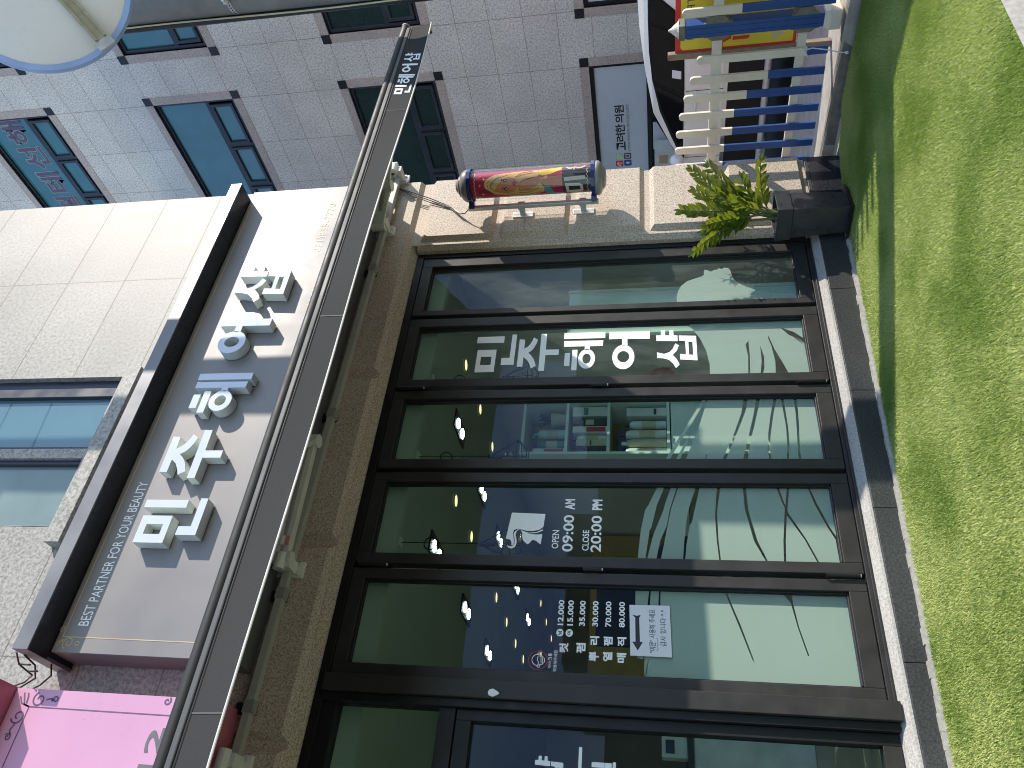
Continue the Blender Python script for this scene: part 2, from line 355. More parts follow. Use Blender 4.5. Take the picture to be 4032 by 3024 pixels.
    def build(s, name, parent=None, smooth=False, bevel=0.0, fix=True):
        me = bpy.data.meshes.new(name)
        off = Vector((0, 0, 0)); q = parent
        while q is not None: off += q.location; q = q.parent
        me.from_pydata([(v[0]-off.x, v[1]-off.y, v[2]-off.z) for v in s.v], [], s.f)
        for mt in s.mats: me.materials.append(mt)
        me.polygons.foreach_set('material_index', s.mi)
        if fix:
            bm = bmesh.new(); bm.from_mesh(me)
            bmesh.ops.recalc_face_normals(bm, faces=bm.faces); bm.to_mesh(me); bm.free()
        me.update()
        o = bpy.data.objects.new(name, me); COL.objects.link(o)
        if parent is not None: o.parent = parent
        if smooth:
            me.polygons.foreach_set('use_smooth', [True]*len(me.polygons))
            md = o.modifiers.new('edges', 'EDGE_SPLIT'); md.split_angle = rad(38)
        if bevel:
            b = o.modifiers.new('bevel', 'BEVEL'); b.width = bevel; b.segments = 2; b.limit_method = 'ANGLE'; b.angle_limit = rad(40)
        return o
def thing(name, label, cat, loc=(0, 0, 0), group=None):
    o = bpy.data.objects.new(name, None); COL.objects.link(o); o.location = loc; o.empty_display_size = .1
    return tag(o, label, cat, group)
def tag(o, label=None, cat=None, group=None, kind=None):
    if label: o['label'] = label
    if cat: o['category'] = cat
    if group: o['group'] = group
    if kind: o['kind'] = kind
    return o
FR = ((0, 0, 0), (1, 0, 0), (0, 0, 1), (0, -1, 0))       # facade frame: (x, z) outlines facing the street
def fr(y): return ((0, y, 0), (1, 0, 0), (0, 0, 1), (0, -1, 0))
def fx(x): return ((x, 0, 0), (0, -1, 0), (0, 0, 1), (-1, 0, 0))  # outline coordinates (-y, z), facing -x
def rect(x0, x1, z0, z1): return [(x0, z0), (x1, z0), (x1, z1), (x0, z1)]
def ell(cx, cz, rx, rz, n=28, rot=0):
    return [(cx+rx*math.cos(2*math.pi*k/n)*math.cos(rot)-rz*math.sin(2*math.pi*k/n)*math.sin(rot), cz+rx*math.cos(2*math.pi*k/n)*math.sin(rot)+rz*math.sin(2*math.pi*k/n)*math.cos(rot)) for k in range(n)]
def ribbon(pts, wd):
    """flat stroke of width wd (number or list) along a 2-D polyline -> outline"""
    n = len(pts); L_, R_ = [], []
    for i, p in enumerate(pts):
        a = pts[max(i-1, 0)]; b = pts[min(i+1, n-1)]; dx, dy = b[0]-a[0], b[1]-a[1]; l = math.hypot(dx, dy) or 1
        h = (wd[i] if isinstance(wd, (list, tuple)) else wd)/2
        L_.append((p[0]-dy/l*h, p[1]+dx/l*h)); R_.append((p[0]+dy/l*h, p[1]-dx/l*h))
    return L_+R_[::-1]
def strip(mb, pts, wd, frame, d, mt):
    """ribbon as a quad strip (may cross itself)"""
    O, Rt, U, Nn = [Vector(q) for q in frame]
    o = ribbon(pts, wd); n = len(pts); P = lambda p: O+Rt*p[0]+U*p[1]+Nn*d
    vs = [P(p) for p in o[:n]]+[P(p) for p in o[n:][::-1]]
    mb.add(vs, [(i, i+1, n+i+1, n+i) for i in range(n-1)], mt)
def spiral(cx, cz, r0, r1, a0, a1, n=26):
    return [(cx+(r0+(r1-r0)*i/n)*math.cos(rad(a0+(a1-a0)*i/n)), cz+(r0+(r1-r0)*i/n)*math.sin(rad(a0+(a1-a0)*i/n))) for i in range(n+1)]
def text(mb, s, box, frame, d, mt, bold=0.0, depth=0.0, mirror=False, shear=0.0):
    """lettering stretched into box=(x0,x1,z0,z1) on frame, as filled outlines"""
    cu = bpy.data.curves.new('txt', 'FONT'); cu.body = s; cu.size = 1; cu.offset = bold; cu.resolution_u = 3
    ob = bpy.data.objects.new('txt', cu); COL.objects.link(ob)
    bpy.context.view_layer.update()
    me = bpy.data.meshes.new_from_object(ob.evaluated_get(bpy.context.evaluated_depsgraph_get()))
    bpy.data.objects.remove(ob); bpy.data.curves.remove(cu)
    v = [(q.co.x, q.co.y) for q in me.vertices]
    if not v: bpy.data.meshes.remove(me); return
    xs = [q[0] for q in v]; ys = [q[1] for q in v]; x0, x1, y0, y1 = min(xs), max(xs), min(ys), max(ys)
    O, Rt, U, Nn = [Vector(q) for q in frame]
    def P(q):
        a = (q[0]-x0)/(x1-x0); b = (q[1]-y0)/((y1-y0) or 1)
        if mirror: a = 1-a
        z = box[2]+(box[3]-box[2])*b
        return O+Rt*(box[0]+(box[1]-box[0])*a+shear*(z-box[2]))+U*z+Nn*d
    mb.add([P(q) for q in v], [tuple(p.vertices) for p in me.polygons], mt)
    bpy.data.meshes.remove(me)

# ------------------------------------------------------------------ hand-drawn bold hangul (outlines measured on the board)
GL = {
'민': [[rect(1.854,2.034,4.259,4.458), rect(1.911,1.977,4.302,4.412)], [rect(2.090,2.143,4.191,4.478)],
      [[(1.908,4.064),(2.155,4.064),(2.155,4.112),(1.965,4.114),(1.965,4.196),(1.908,4.198)]]],
'주': [[[(2.344,4.476),(2.612,4.477),(2.609,4.424),(2.517,4.422),(2.536,4.391),(2.564,4.365),(2.599,4.348),(2.629,4.339),(2.604,4.298),(2.566,4.307),(2.524,4.327),(2.496,4.349),(2.476,4.380),(2.451,4.349),(2.409,4.318),(2.348,4.294),(2.323,4.338),(2.368,4.358),(2.406,4.383),(2.435,4.421),(2.342,4.422)]],
      [[(2.298,4.266),(2.663,4.268),(2.660,4.213),(2.503,4.211),(2.503,4.085),(2.449,4.085),(2.449,4.211),(2.299,4.212)]]],
'헤': [[rect(2.842,2.954,4.404,4.456)], [rect(2.803,2.981,4.334,4.384)], [ell(2.900,4.243,.085,.081), ell(2.901,4.243,.043,.040)],
      [[(3.009,4.092),(3.059,4.088),(3.062,4.469),(3.010,4.468),(3.010,4.266),(2.978,4.266),(2.978,4.217),(3.009,4.217)]], [rect(3.079,3.134,4.071,4.473)]],
'어': [[ell(3.418,4.331,.103,.104), ell(3.420,4.331,.047,.056)],
      [[(3.566,4.083),(3.632,4.080),(3.638,4.468),(3.572,4.469),(3.572,4.345),(3.515,4.345),(3.515,4.293),(3.570,4.294)]]],
'샵': [[[(3.963,4.472),(3.946,4.400),(3.962,4.345),(3.998,4.308),(4.048,4.283),(4.026,4.247),(3.976,4.268),(3.934,4.312),(3.890,4.272),(3.840,4.247),(3.805,4.284),(3.850,4.312),(3.886,4.352),(3.902,4.406),(3.906,4.471)]],
      [[(4.068,4.258),(4.126,4.258),(4.129,4.297),(4.180,4.299),(4.182,4.341),(4.130,4.341),(4.131,4.383),(4.182,4.383),(4.184,4.428),(4.132,4.429),(4.133,4.477),(4.076,4.475)]],
      [[(3.875,4.067),(4.118,4.069),(4.126,4.245),(4.073,4.245),(4.066,4.182),(3.938,4.180),(3.942,4.240),(3.888,4.239)], [(3.930,4.107),(4.057,4.110),(4.060,4.150),(3.934,4.148)]]],
}
def gbox(ch):
    p = [q for st in GL[ch] for l in st for q in l]
    return min(q[0] for q in p), max(q[0] for q in p), min(q[1] for q in p), max(q[1] for q in p)
def glyph(mb, ch, box, frame, d0, d1, mt, side=None):
    a0, a1, b0, b1 = gbox(ch)
    f = lambda p: (box[0]+(p[0]-a0)/(a1-a0)*(box[1]-box[0]), box[2]+(p[1]-b0)/(b1-b0)*(box[3]-box[2]))
    for st in GL[ch]: mb.poly([[f(p) for p in l] for l in st], frame, d0, d1, mt, side)

# ================================================================== SETTING
def turf_z(x, y): return -.022*(x-2.0) if x > 0 else .044
b = MB(); b.quad((-300,-300,-.20), (300,-300,-.20), (300,300,-.20), (-300,300,-.20), 'asphalt')
tag(b.build('street_ground'), kind='structure')
b = MB(); b.box(5.60, 7.15, -9, 9, -.19, -.012, 'concrete')
tag(b.build('side_pavement', bevel=.01), kind='structure')
b = MB(); b.box(5.47, 5.595, -.42, 9, -.19, -.10, 'beige_paving')
tag(b.build('alley_paving'), kind='structure')
b = MB(); b.box(-4, 5.5, -6.5, -2.1, -.19, -.125, 'concrete')
tag(b.build('front_pavement', bevel=.01), kind='structure')
# artificial turf: backing sheet and blades
front = [(-3,-2.75),(1.6,-2.72),(2.7,-2.56),(3.35,-2.56),(3.9,-2.75),(4.6,-3.3),(5.3,-4.0)]
edge = [(5.47,-3.9),(5.50,-1.4),(5.52,-.62),(5.40,-.50),(5.32,-.34),(4.99,-.235)]
back = [(4.6,-.20),(3.0,-.185),(1.0,-.175),(-3,-.175)]
outl = front+edge+back
b = MB(); tri = tessellate_polygon([[Vector((p[0], p[1], 0)) for p in outl]])
vs = [(p[0], p[1], turf_z(*p)) for p in outl]; n = len(outl)
b.add(vs, [t for t in tri], 'turf_base'); b.add(vs+[(v[0], v[1], -.19) for v in vs], [(i, (i+1) % n, n+(i+1) % n, n+i) for i in range(n)], 'turf_edge')
turf_sheet = tag(b.build('turf_ground', fix=True), kind='structure')
def inside(px, py):
    c = np.zeros(len(px), bool); j = n-1
    for i in range(n):
        xi, yi = outl[i]; xj, yj = outl[j]
        k = ((yi > py) != (yj > py)) & (px < (xj-xi)*(py-yi)/(yj-yi+1e-12)+xi); c ^= k; j = i
    return c
NB = 700000
px = RNG.uniform(-1.2, 5.55, NB*2); py = RNG.uniform(-3.2, -.15, NB*2)
k = inside(px, py) & ((px < 4.2) | (py > -2.9)); px, py = px[k][:NB], py[k][:NB]; nb = len(px)
pz = np.where(px > 0, -.022*(px-2.0), .044)
fade = .55+.45*np.sin(px*3.1+np.sin(py*4)*2)*np.sin(py*2.7+px)
h = RNG.uniform(.009, .018, nb)*(1+.15*fade); ang = RNG.uniform(0, 2*np.pi, nb); wd = RNG.uniform(.0013, .0022, nb)
ln = RNG.uniform(.2, 1.0, nb)*h; la = RNG.normal(2.6, 1.1, nb)+.5*np.sin(px*1.7)
tx, ty = np.cos(la)*ln, np.sin(la)*ln
V = np.zeros((nb, 4, 3), np.float32)
V[:,0,0] = px-np.cos(ang)*wd; V[:,0,1] = py-np.sin(ang)*wd; V[:,0,2] = pz
V[:,1,0] = px+np.cos(ang)*wd; V[:,1,1] = py+np.sin(ang)*wd; V[:,1,2] = pz
V[:,2,0] = px+tx*.45+np.cos(ang)*wd*.8; V[:,2,1] = py+ty*.45+np.sin(ang)*wd*.8; V[:,2,2] = pz+h*.62
V[:,3,0] = px+tx; V[:,3,1] = py+ty; V[:,3,2] = pz+h*.95
me = bpy.data.meshes.new('turf_blades'); me.vertices.add(nb*4); me.vertices.foreach_set('co', V.ravel())
idx = (np.arange(nb)[:,None]*4+np.array([0,1,2,0,2,3])[None]).astype(np.int32).ravel()
me.loops.add(nb*6); me.loops.foreach_set('vertex_index', idx); me.polygons.add(nb*2)
me.polygons.foreach_set('loop_start', np.arange(0, nb*6, 3, dtype=np.int32)); me.polygons.foreach_set('loop_total', np.full(nb*2, 3, np.int32))
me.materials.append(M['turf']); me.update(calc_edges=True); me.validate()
grass = bpy.data.objects.new('artificial_turf', me); COL.objects.link(grass)
tag(grass, 'bright green artificial turf laid in front of the salon', 'artificial turf', kind='stuff')

# ================================================================== SALON BUILDING
sal = thing('salon_building', 'granite fronted building holding the hair salon with black folding glass doors', 'building', (3.0, 0, 0))
XR = 5.475                                   # right corner of the building
W1 = (2.10, 3.375, 5.375, 6.9)               # upper window opening
b = MB()
b.box(-4, W1[0], -.15, .15, 3.92, 9.6, 'granite_shop'); b.box(W1[1], XR, -.15, .15, 3.92, 9.6, 'granite_shop')
b.box(W1[0], W1[1], -.15, .15, 3.92, W1[2], 'granite_shop'); b.box(W1[0], W1[1], -.15, .15, W1[3], 9.6, 'granite_shop')
b.build('wall', sal)
b = MB(); b.box(5.28, XR, .15, 9, -.15, 9.6, 'granite_plain'); b.box(-4, 5.28, 8.8, 9, -.15, 9.6, 'granite_plain'); b.box(-4, -3.8, .15, 8.8, -.15, 9.6, 'granite_plain')
b.build('side_wall', sal)
b = MB(); b.box(-4, 5.28, .15, 8.8, 9.3, 9.5, 'concrete'); b.build('roof', sal)
# upper window: sill, frame, panes
u = MB(); u.box(1.955, 3.405, -.235, -.152, 5.175, 5.285, 'granite_plain'); u.build('window_sill', sal, bevel=.004)
wf = MB()
for x0, x1 in ((2.10,2.135),(2.62,2.655),(2.735,2.77),(3.225,3.375)): wf.box(x0, x1, -.10, -.02, 5.375, 6.9, 'navy_frame')
wf.box(2.135,3.225,-.095,-.02,5.375,5.40,'navy_frame')
wfo = wf.build('window', sal, bevel=.004)
p = MB(); p.box(2.655, 2.735, -.13, -.01, 5.29, 6.9, 'granite_plain'); p.build('mullion', wfo)
p = MB(); p.quad((2.77,-.06,5.40),(3.225,-.06,5.40),(3.225,-.06,6.9),(2.77,-.06,6.9),'win_blue'); p.build('pane', wfo)
p = MB(); p.quad((2.135,-.06,5.40),(2.62,-.06,5.40),(2.62,-.06,6.9),(2.135,-.06,6.9),'win_frost'); p.build('pane', wfo)
# lintel of rusticated blocks
lin = MB(); xs = [-4,-.32,.86,2.035,3.35,XR]
lin.box(-4, XR, -.125, .12, 3.31, 3.92, 'granite_tan')
for a, c in zip(xs, xs[1:]):
    g = .018; a0, c0 = a+g, c-(g if c < XR else 0)
    vs = [(a0,-.125,3.315),(c0,-.125,3.315),(c0,-.125,3.918),(a0,-.125,3.918),(a0+.035,-.16,3.35),(c0-.035*(c<XR),-.16,3.35),(c0-.035*(c<XR),-.16,3.90),(a0+.035,-.16,3.90)]
    lin.add(vs, [(4,5,6,7),(0,1,5,4),(1,2,6,5),(2,3,7,6),(3,0,4,7)], 'granite_tan')
lin.build('lintel', sal)
ls = MB(); ls.add([(-4,-.125,3.31),(4.7,-.125,3.31),(4.7,-.045,3.262),(-4,-.045,3.262),(-4,.1,3.262),(4.7,.1,3.262),(-4,.1,3.31),(4.7,.1,3.31)], [(0,1,2,3),(3,2,5,4),(4,5,7,6)], 'granite_tan')
ls.build('lintel_edge', sal)
# pilaster at the right corner
pil = MB(); pil.box(4.70, XR, -.125, .12, .155, 3.31, 'granite_tan'); pil.box(4.70, XR, -.125, .12, -.17, .13, 'granite_dark')
zj = [.155, .80, 1.40, 2.00, 2.605, 3.262]
for a, c in zip(zj, zj[1:]):
    a0, c0 = a+.022, c-.022; g = .035
    vs = [(4.735,-.125,a0),(XR,-.125,a0),(XR,-.125,c0),(4.735,-.125,c0),(4.77,-.16,a0+g),(XR,-.16,a0+g),(XR,-.16,c0-g),(4.77,-.16,c0-g)]
    pil.add(vs, [(4,5,6,7),(0,1,5,4),(1,2,6,5),(2,3,7,6),(3,0,4,7)], 'granite_tan')
pil.build('pilaster', sal)
pj = MB()
pj.add([(4.70,-.125,.155),(4.70,-.125,3.262),(4.66,-.095,3.262),(4.66,-.095,.155),(4.66,.05,3.262),(4.66,.05,.155),(4.70,.05,3.262),(4.70,.05,.155)], [(0,1,2,3),(3,2,4,5)], 'granite_tan')
pj.build('jamb_edge', sal)
pb = MB(); pb.box(4.70, XR+.004, -.150, -.1255, -.17, .128, 'black_stone'); pb.box(4.695, XR+.004, -.155, -.1255, .129, .158, 'granite_dark'); pb.build('plinth', sal, bevel=.004)
# sill ledge and black riser below the doors
sl = MB(); sl.add([(-4,.05,.222),(4.70,.05,.222),(4.70,-.075,.198),(-4,-.075,.198),(4.70,-.135,.165),(-4,-.135,.165),(4.70,-.135,.150),(-4,-.135,.150),(4.70,.05,.150),(-4,.05,.150)],
   [(0,1,2,3),(3,2,4,5),(5,4,6,7),(7,6,8,9)], 'granite_sill'); sl.build('sill_ledge', sal)
kr = MB()
for a, c in zip([-4,-.3,.62,1.44,2.31,3.14,4.02], [-.303,.617,1.437,2.307,3.137,4.017,4.70]): kr.box(a, c, -.150, .05, -.19, .149, 'granite_dark')
kr.build('riser', sal, bevel=.003)
km = MB()
for i in range(60):
    x = -.3+i*.083
    hh = .012+.010*random.random()
    km.box(x, x+.084, -.172, -.148, -.1, turf_z(x, 0)+.012+hh, 'turf_edge')
km.build('mortar_line', sal)
# ---- door frames
fo = MB(); y0, y1 = -.055, .045
fo.box(-4, 4.69, y0-.004, y1, 3.205, 3.262, 'frame_dark'); fo.box(4.615, 4.66, y0-.004, y1, .222, 3.205, 'frame_dark')
fo.box(1.26, 4.615, -.06, y1, .200, .232, 'frame'); fo.box(1.26, 4.615, -.085, -.06, .200, .214, 'frame')
fo.box(1.165, 1.258, -.115, y1, .192, 3.205, 'frame'); fo.box(1.120, 1.163, -.085, y1, .205, 3.205, 'frame_dark')
fo.box(-4, 1.120, -.06, y1, 2.44, 2.53, 'frame_dark'); fo.box(-4, 1.120, -.05, y1, 3.118, 3.205, 'frame_dark')
fo.build('door_frame', sal, bevel=.003)
tw = MB(); tw.box(1.118,1.122,-.02,-.016,2.53,3.118,'gasket'); two = tw.build('transom_window', sal)
p = MB(); p.quad((-4,-.004,2.53),(1.12,-.004,2.53),(1.12,-.004,3.118),(-4,-.004,3.118),'glass'); p.build('pane', two)
FILM = [[[[(4.044,1.188),(4.136,1.191),(4.199,1.178),(4.253,1.153),(4.299,1.106),(4.327,1.037),(4.341,1.0),(4.359,0.981),(4.389,0.982),(4.413,0.976),(4.404,0.954),(4.389,0.932),(4.395,0.915),(4.407,0.903),(4.403,0.888),(4.421,0.868),(4.41,0.851),(4.425,0.828),(4.417,0.8),(4.393,0.787),(4.357,0.782),(4.312,0.774),(4.27,0.749),(4.224,0.697),(4.184,0.623),(4.157,0.55),(4.137,0.466),(4.131,0.351),(4.042,0.34)]]],[[[(3.864,1.111),(3.877,0.336),(3.609,0.337),(3.366,0.339),(3.376,0.988),(3.493,0.985),(3.617,1.002),(3.732,1.041)],[(3.699,0.711),(3.566,0.712),(3.385,0.723),(3.385,0.736),(3.553,0.723),(3.661,0.733)],[(3.647,0.636),(3.55,0.618),(3.455,0.625),(3.383,0.643),(3.383,0.658),(3.51,0.638)],[(3.739,0.573),(3.616,0.544),(3.492,0.501),(3.377,0.465),(3.38,0.558),(3.507,0.549),(3.644,0.561),(3.715,0.578)],[(3.816,0.493),(3.765,0.4),(3.71,0.347),(3.685,0.348),(3.738,0.434)],[(3.727,0.415),(3.7,0.377),(3.662,0.343),(3.644,0.343)]]],[[[(3.196,1.045),(3.196,1.021),(2.701,1.286),(2.707,1.31)]],[[(2.924,1.13),(2.701,1.219),(2.701,1.247),(2.843,1.177)]],[[(3.196,1.015),(3.192,0.781),(3.081,0.804),(2.922,0.861),(2.701,0.956),(2.701,1.057),(2.79,1.029),(2.701,1.068),(2.701,1.181),(2.875,1.118),(2.982,1.078),(3.099,1.043)]],[[(3.191,0.756),(3.19,0.702),(3.058,0.731),(2.908,0.771),(2.7,0.826),(2.701,0.934),(2.838,0.879),(2.965,0.827),(3.095,0.777)]],[[(3.19,0.677),(3.188,0.593),(3.049,0.625),(2.921,0.65),(2.803,0.661),(2.698,0.662),(2.699,0.798),(2.893,0.756),(2.978,0.731)]],[[(3.188,0.574),(3.188,0.545),(3.077,0.54),(2.962,0.536),(2.837,0.543),(2.695,0.561),(2.697,0.652),(2.796,0.651),(2.907,0.637),(3.056,0.607)]],[[(3.187,0.529),(3.186,0.464),(3.061,0.466),(2.933,0.474),(2.795,0.484),(2.695,0.486),(2.695,0.551),(2.836,0.529),(2.962,0.524),(3.084,0.526)]],[[(3.186,0.449),(3.184,0.342),(2.96,0.34),(2.691,0.329),(2.695,0.474),(2.836,0.468),(3.004,0.454),(3.098,0.449)]]],[[[(2.523,1.354),(2.524,1.31),(2.397,1.358),(2.235,1.395),(2.228,1.403),(2.026,1.432),(2.025,1.476),(2.212,1.458),(2.36,1.43),(2.397,1.408)]],[[(2.524,1.269),(2.524,1.235),(2.366,1.281),(2.26,1.3),(2.153,1.343),(2.027,1.368),(2.026,1.422),(2.19,1.383),(2.361,1.319),(2.41,1.307)]],[[(2.524,1.224),(2.525,1.118),(2.38,1.165),(2.293,1.184),(2.141,1.203),(2.022,1.213),(2.022,1.343),(2.154,1.316),(2.346,1.278),(2.385,1.269)]],[[(2.522,1.096),(2.522,0.991),(2.37,1.01),(2.311,1.014),(2.16,1.013),(2.023,1.005),(2.023,1.201),(2.134,1.189),(2.262,1.165),(2.281,1.152)]],[[(2.523,0.971),(2.523,0.837),(2.372,0.838),(2.306,0.825),(2.164,0.801),(2.023,0.739),(2.023,0.996),(2.16,1.003),(2.311,1.002),(2.37,0.999)]],[[(2.522,0.819),(2.522,0.64),(2.44,0.622),(2.381,0.606),(2.167,0.636),(2.02,0.648),(2.022,0.729),(2.164,0.781),(2.314,0.809),(2.372,0.817)]],[[(2.522,0.627),(2.522,0.579),(2.399,0.6),(2.443,0.611)]],[[(2.52,0.566),(2.52,0.457),(2.407,0.432),(2.257,0.379),(2.182,0.346),(2.01,0.343),(2.013,0.445),(2.181,0.507),(2.347,0.588),(2.369,0.592)]],[[(2.336,0.599),(2.18,0.517),(2.014,0.455),(2.018,0.636),(2.167,0.623)]],[[(2.52,0.447),(2.52,0.341),(2.202,0.34),(2.263,0.368),(2.411,0.418)]]],[[[(1.836,1.488),(1.837,1.41),(1.745,1.42),(1.612,1.44),(1.445,1.444),(1.45,1.478),(1.676,1.488)]],[[(1.837,1.4),(1.838,1.354),(1.747,1.359),(1.549,1.396),(1.36,1.429),(1.359,1.441),(1.547,1.434),(1.746,1.407)]],[[(1.837,1.345),(1.838,0.984),(1.738,0.953),(1.648,0.923),(1.464,0.866),(1.459,0.858),(1.651,0.913),(1.742,0.944),(1.838,0.975),(1.838,0.667),(1.793,0.636),(1.657,0.615),(1.501,0.581),(1.503,0.574),(1.657,0.608),(1.794,0.625),(1.836,0.625),(1.834,0.336),(1.592,0.337),(1.337,0.34),(1.341,1.438),(1.421,1.422),(1.681,1.35)]]]]
edges = [(4.041,4.520,3.990,4.612),(3.369,3.873,3.300,3.952),(2.697,3.195,2.628,3.264),(2.016,2.524,1.950,2.592),(1.334,1.848,1.262,1.914)]
zb, zt, ob, ot = .333, 3.117, .236, 3.203
panels = []
for i, (a, c, o0, o1) in enumerate(edges):
    f = MB()
    f.box(o0, a, -.05, .03, ob, ot, 'frame'); f.box(c, o1, -.05, .03, ob, ot, 'frame')
    f.box(a, c, -.05, .03, ob, zb, 'frame'); f.box(a, c, -.05, .03, zt, ot, 'frame')
    g = .011
    f.box(a-.001, a+g, -.028, .0, zb, zt, 'gasket'); f.box(c-g, c+.001, -.028, .0, zb, zt, 'gasket'); f.box(a+g, c-g, -.028, .0, zt-g, zt+.001, 'gasket'); f.box(a+g, c-g, -.032, .0, zb-.001, zb+g*.8, 'frame')
    po = f.build('folding_door', sal, bevel=.0035)
    po['label'] = ['narrow glass leaf beside the stone pilaster with a frosted face profile', 'glass leaf carrying the large white vertical lettering', 'glass leaf in front of the product shelf with frosted stripes', 'glass leaf with opening hours', 'glass leaf with the price list and a taped note'][i]
    p = MB(); p.quad((a,-.006,zb),(c,-.006,zb),(c,-.006,zt),(a,-.006,zt),'glass_dusty' if i < 2 else 'glass'); p.build('pane', po, fix=False)
    fm = MB()
    for loops in FILM[i]: fm.poly(loops, fr(.004), 0, 0, 'film')
    fm.build('frosted_film', po, fix=False)
    panels.append(po)
def hinge(x, za, zc, par, y=-.052):
    h = MB(); h.tube([(x, y-.012, za), (x, y-.012, zc)], .0125, 'frame_dark', 12); h.box(x-.004, x+.004, y-.012, y+.004, za, zc, 'frame_dark')
    h.tube([(x, y-.012, za-.006),(x, y-.012, za)], .009, 'galv', 10); h.build('hinge', par, smooth=True)
for x, za, zc, k in ((3.282,1.68,1.79,1),(3.282,.262,.448,1),(3.282,2.985,3.165,1),(1.932,1.68,1.787,3),(1.932,.264,.443,3),(1.932,2.992,3.172,3)): hinge(x, za, zc, panels[k])
# lettering on the glass
D = .0095
t = MB()
for ch, zz in zip('민주헤어샵', ((2.362,2.660),(2.040,2.338),(1.708,2.008),(1.388,1.680),(1.065,1.345))): glyph(t, ch, (3.455,3.805,zz[0],zz[1]), FR, D, D, 'white_vinyl')
t.build('lettering', panels[1], fix=False)
t = MB()
V_ = 'white_vinyl'
def sticker_text(name, s, box, par, bold):
    t = MB(); text(t, s, box, FR, D, V_, bold); t.build(name, par, fix=False)
sticker_text('opening_heading', 'OPEN', (2.085,2.207,1.950,1.992), panels[3], .012); sticker_text('opening_time', '09:00', (2.066,2.312,1.862,1.928), panels[3], .018)
sticker_text('opening_time', 'AM', (2.350,2.424,1.862,1.925), panels[3], .045); sticker_text('closing_heading', 'CLOSE', (2.075,2.210,1.766,1.806), panels[3], .012)
sticker_text('closing_time', '20:00', (2.066,2.310,1.692,1.756), panels[3], .018); sticker_text('closing_time', 'PM', (2.348,2.422,1.692,1.754), panels[3], .045)
lx = lambda x, y: (2.058+(660-y)*(2.323-2.058)/(660-100)*1.0, 2.268-(x-150)*(2.268-2.045)/(720-150))
t = MB()
for q in ([(175,97),(722,112),(706,300),(640,345),(540,362),(440,360),(350,340),(300,330),(240,350),(228,400),(245,460),(258,520),(250,560),(222,572),(220,530),(203,500),(165,480),(122,480)],
          [(343,340),(362,370),(380,400),(372,440),(385,446),(384,470),(398,484),(395,500),(430,520),(470,550),(500,540),(525,510),(550,487),(600,500),(640,525),(685,552),(695,405),(600,412),(480,400),(400,370)],
          [(150,565),(175,600),(230,617),(285,590),(302,530),(290,470),(272,420),(285,370),(330,338),(290,345),(250,380),(238,410),(265,480),(268,540),(235,584),(190,585)],
          [(385,362),(480,388),(600,376),(700,335),(698,356),(610,387),(490,397),(420,380)]):
    t.poly([[lx(*p) for p in q]], FR, D, D, V_)
t.build('logo', panels[3], fix=False)
for s, x0, x1, za, zc in (('컷',1.458,1.512,1.856,1.908),('펌',1.460,1.516,1.761,1.813),('뿌',1.418,1.470,1.686,1.740),('리',1.508,1.557,1.686,1.738),('열',1.420,1.472,1.612,1.664),('펌',1.505,1.557,1.612,1.662),('매',1.416,1.470,1.536,1.588),('직',1.506,1.558,1.536,1.586)):
    sticker_text('service_name', s, (x0,x1,za,zc), panels[4], .035)
for s, za in (('12.000',1.893),('15.000',1.838),('35.000',1.770),('30.000',1.696),('70.000',1.622),('80.000',1.546)): sticker_text('price', s, (1.613,1.762,za,za+.033), panels[4], .024)
for s, za in (('남',1.909),('여',1.856)):
    t = MB(); t.poly([ell(1.570,za,.0215,.0205)], FR, D, D, V_); text(t, s, (1.558,1.582,za-.012,za+.012), FR, D+.0012, 'frame_dark', .012); t.build('round_tag', panels[4], fix=False)
sticker_text('mask_wording', '마스크를', (1.372,1.452,1.945,1.966), panels[4], .012); sticker_text('mask_wording', '착용해주세요', (1.352,1.470,1.914,1.936), panels[4], .012)
t = MB(); t.poly([ell(1.409,2.022,.053,.057,40), ell(1.409,2.022,.047,.051,40)], FR, D, D, 'red_vinyl')
for q in (spiral(1.411,2.026,.030,.030,200,-40), [(1.384,2.022),(1.395,2.016),(1.412,2.026),(1.436,2.022)], [(1.385,2.016),(1.388,1.997),(1.402,1.985),(1.420,1.986),(1.433,2.000),(1.436,2.018)], [(1.392,2.004),(1.428,2.006)], [(1.394,1.997),(1.424,1.998)], spiral(1.378,2.018,.008,.008,90,330,10), spiral(1.442,2.020,.008,.008,-150,90,10)):
    strip(t, q, .0035, FR, D+.001, V_)
t.build('mask_notice', panels[4], fix=False)
# entrance door
ed = MB(); ed.box(1.061,1.118,-.05,.03,.21,2.435,'frame_dark'); ed.box(-4,1.061,-.05,.03,2.35,2.435,'frame_dark'); ed.box(-4,1.061,-.05,.03,.21,.295,'frame')
edo = ed.build('entrance_door', sal, bevel=.003)
p = MB(); p.quad((-4,-.006,.295),(1.061,-.006,.295),(1.061,-.006,2.35),(-4,-.006,2.35),'glass'); p.build('pane', edo, fix=False)
t = MB(); glyph(t, '샵', (.765,.920,1.850,1.998), FR, D, D, V_); t.poly([rect(-.2,.974,1.757,1.774)], FR, D, D, V_); text(t, '일', (.775,.912,1.583,1.706), FR, D, V_, .03); t.build('lettering', edo, fix=False)
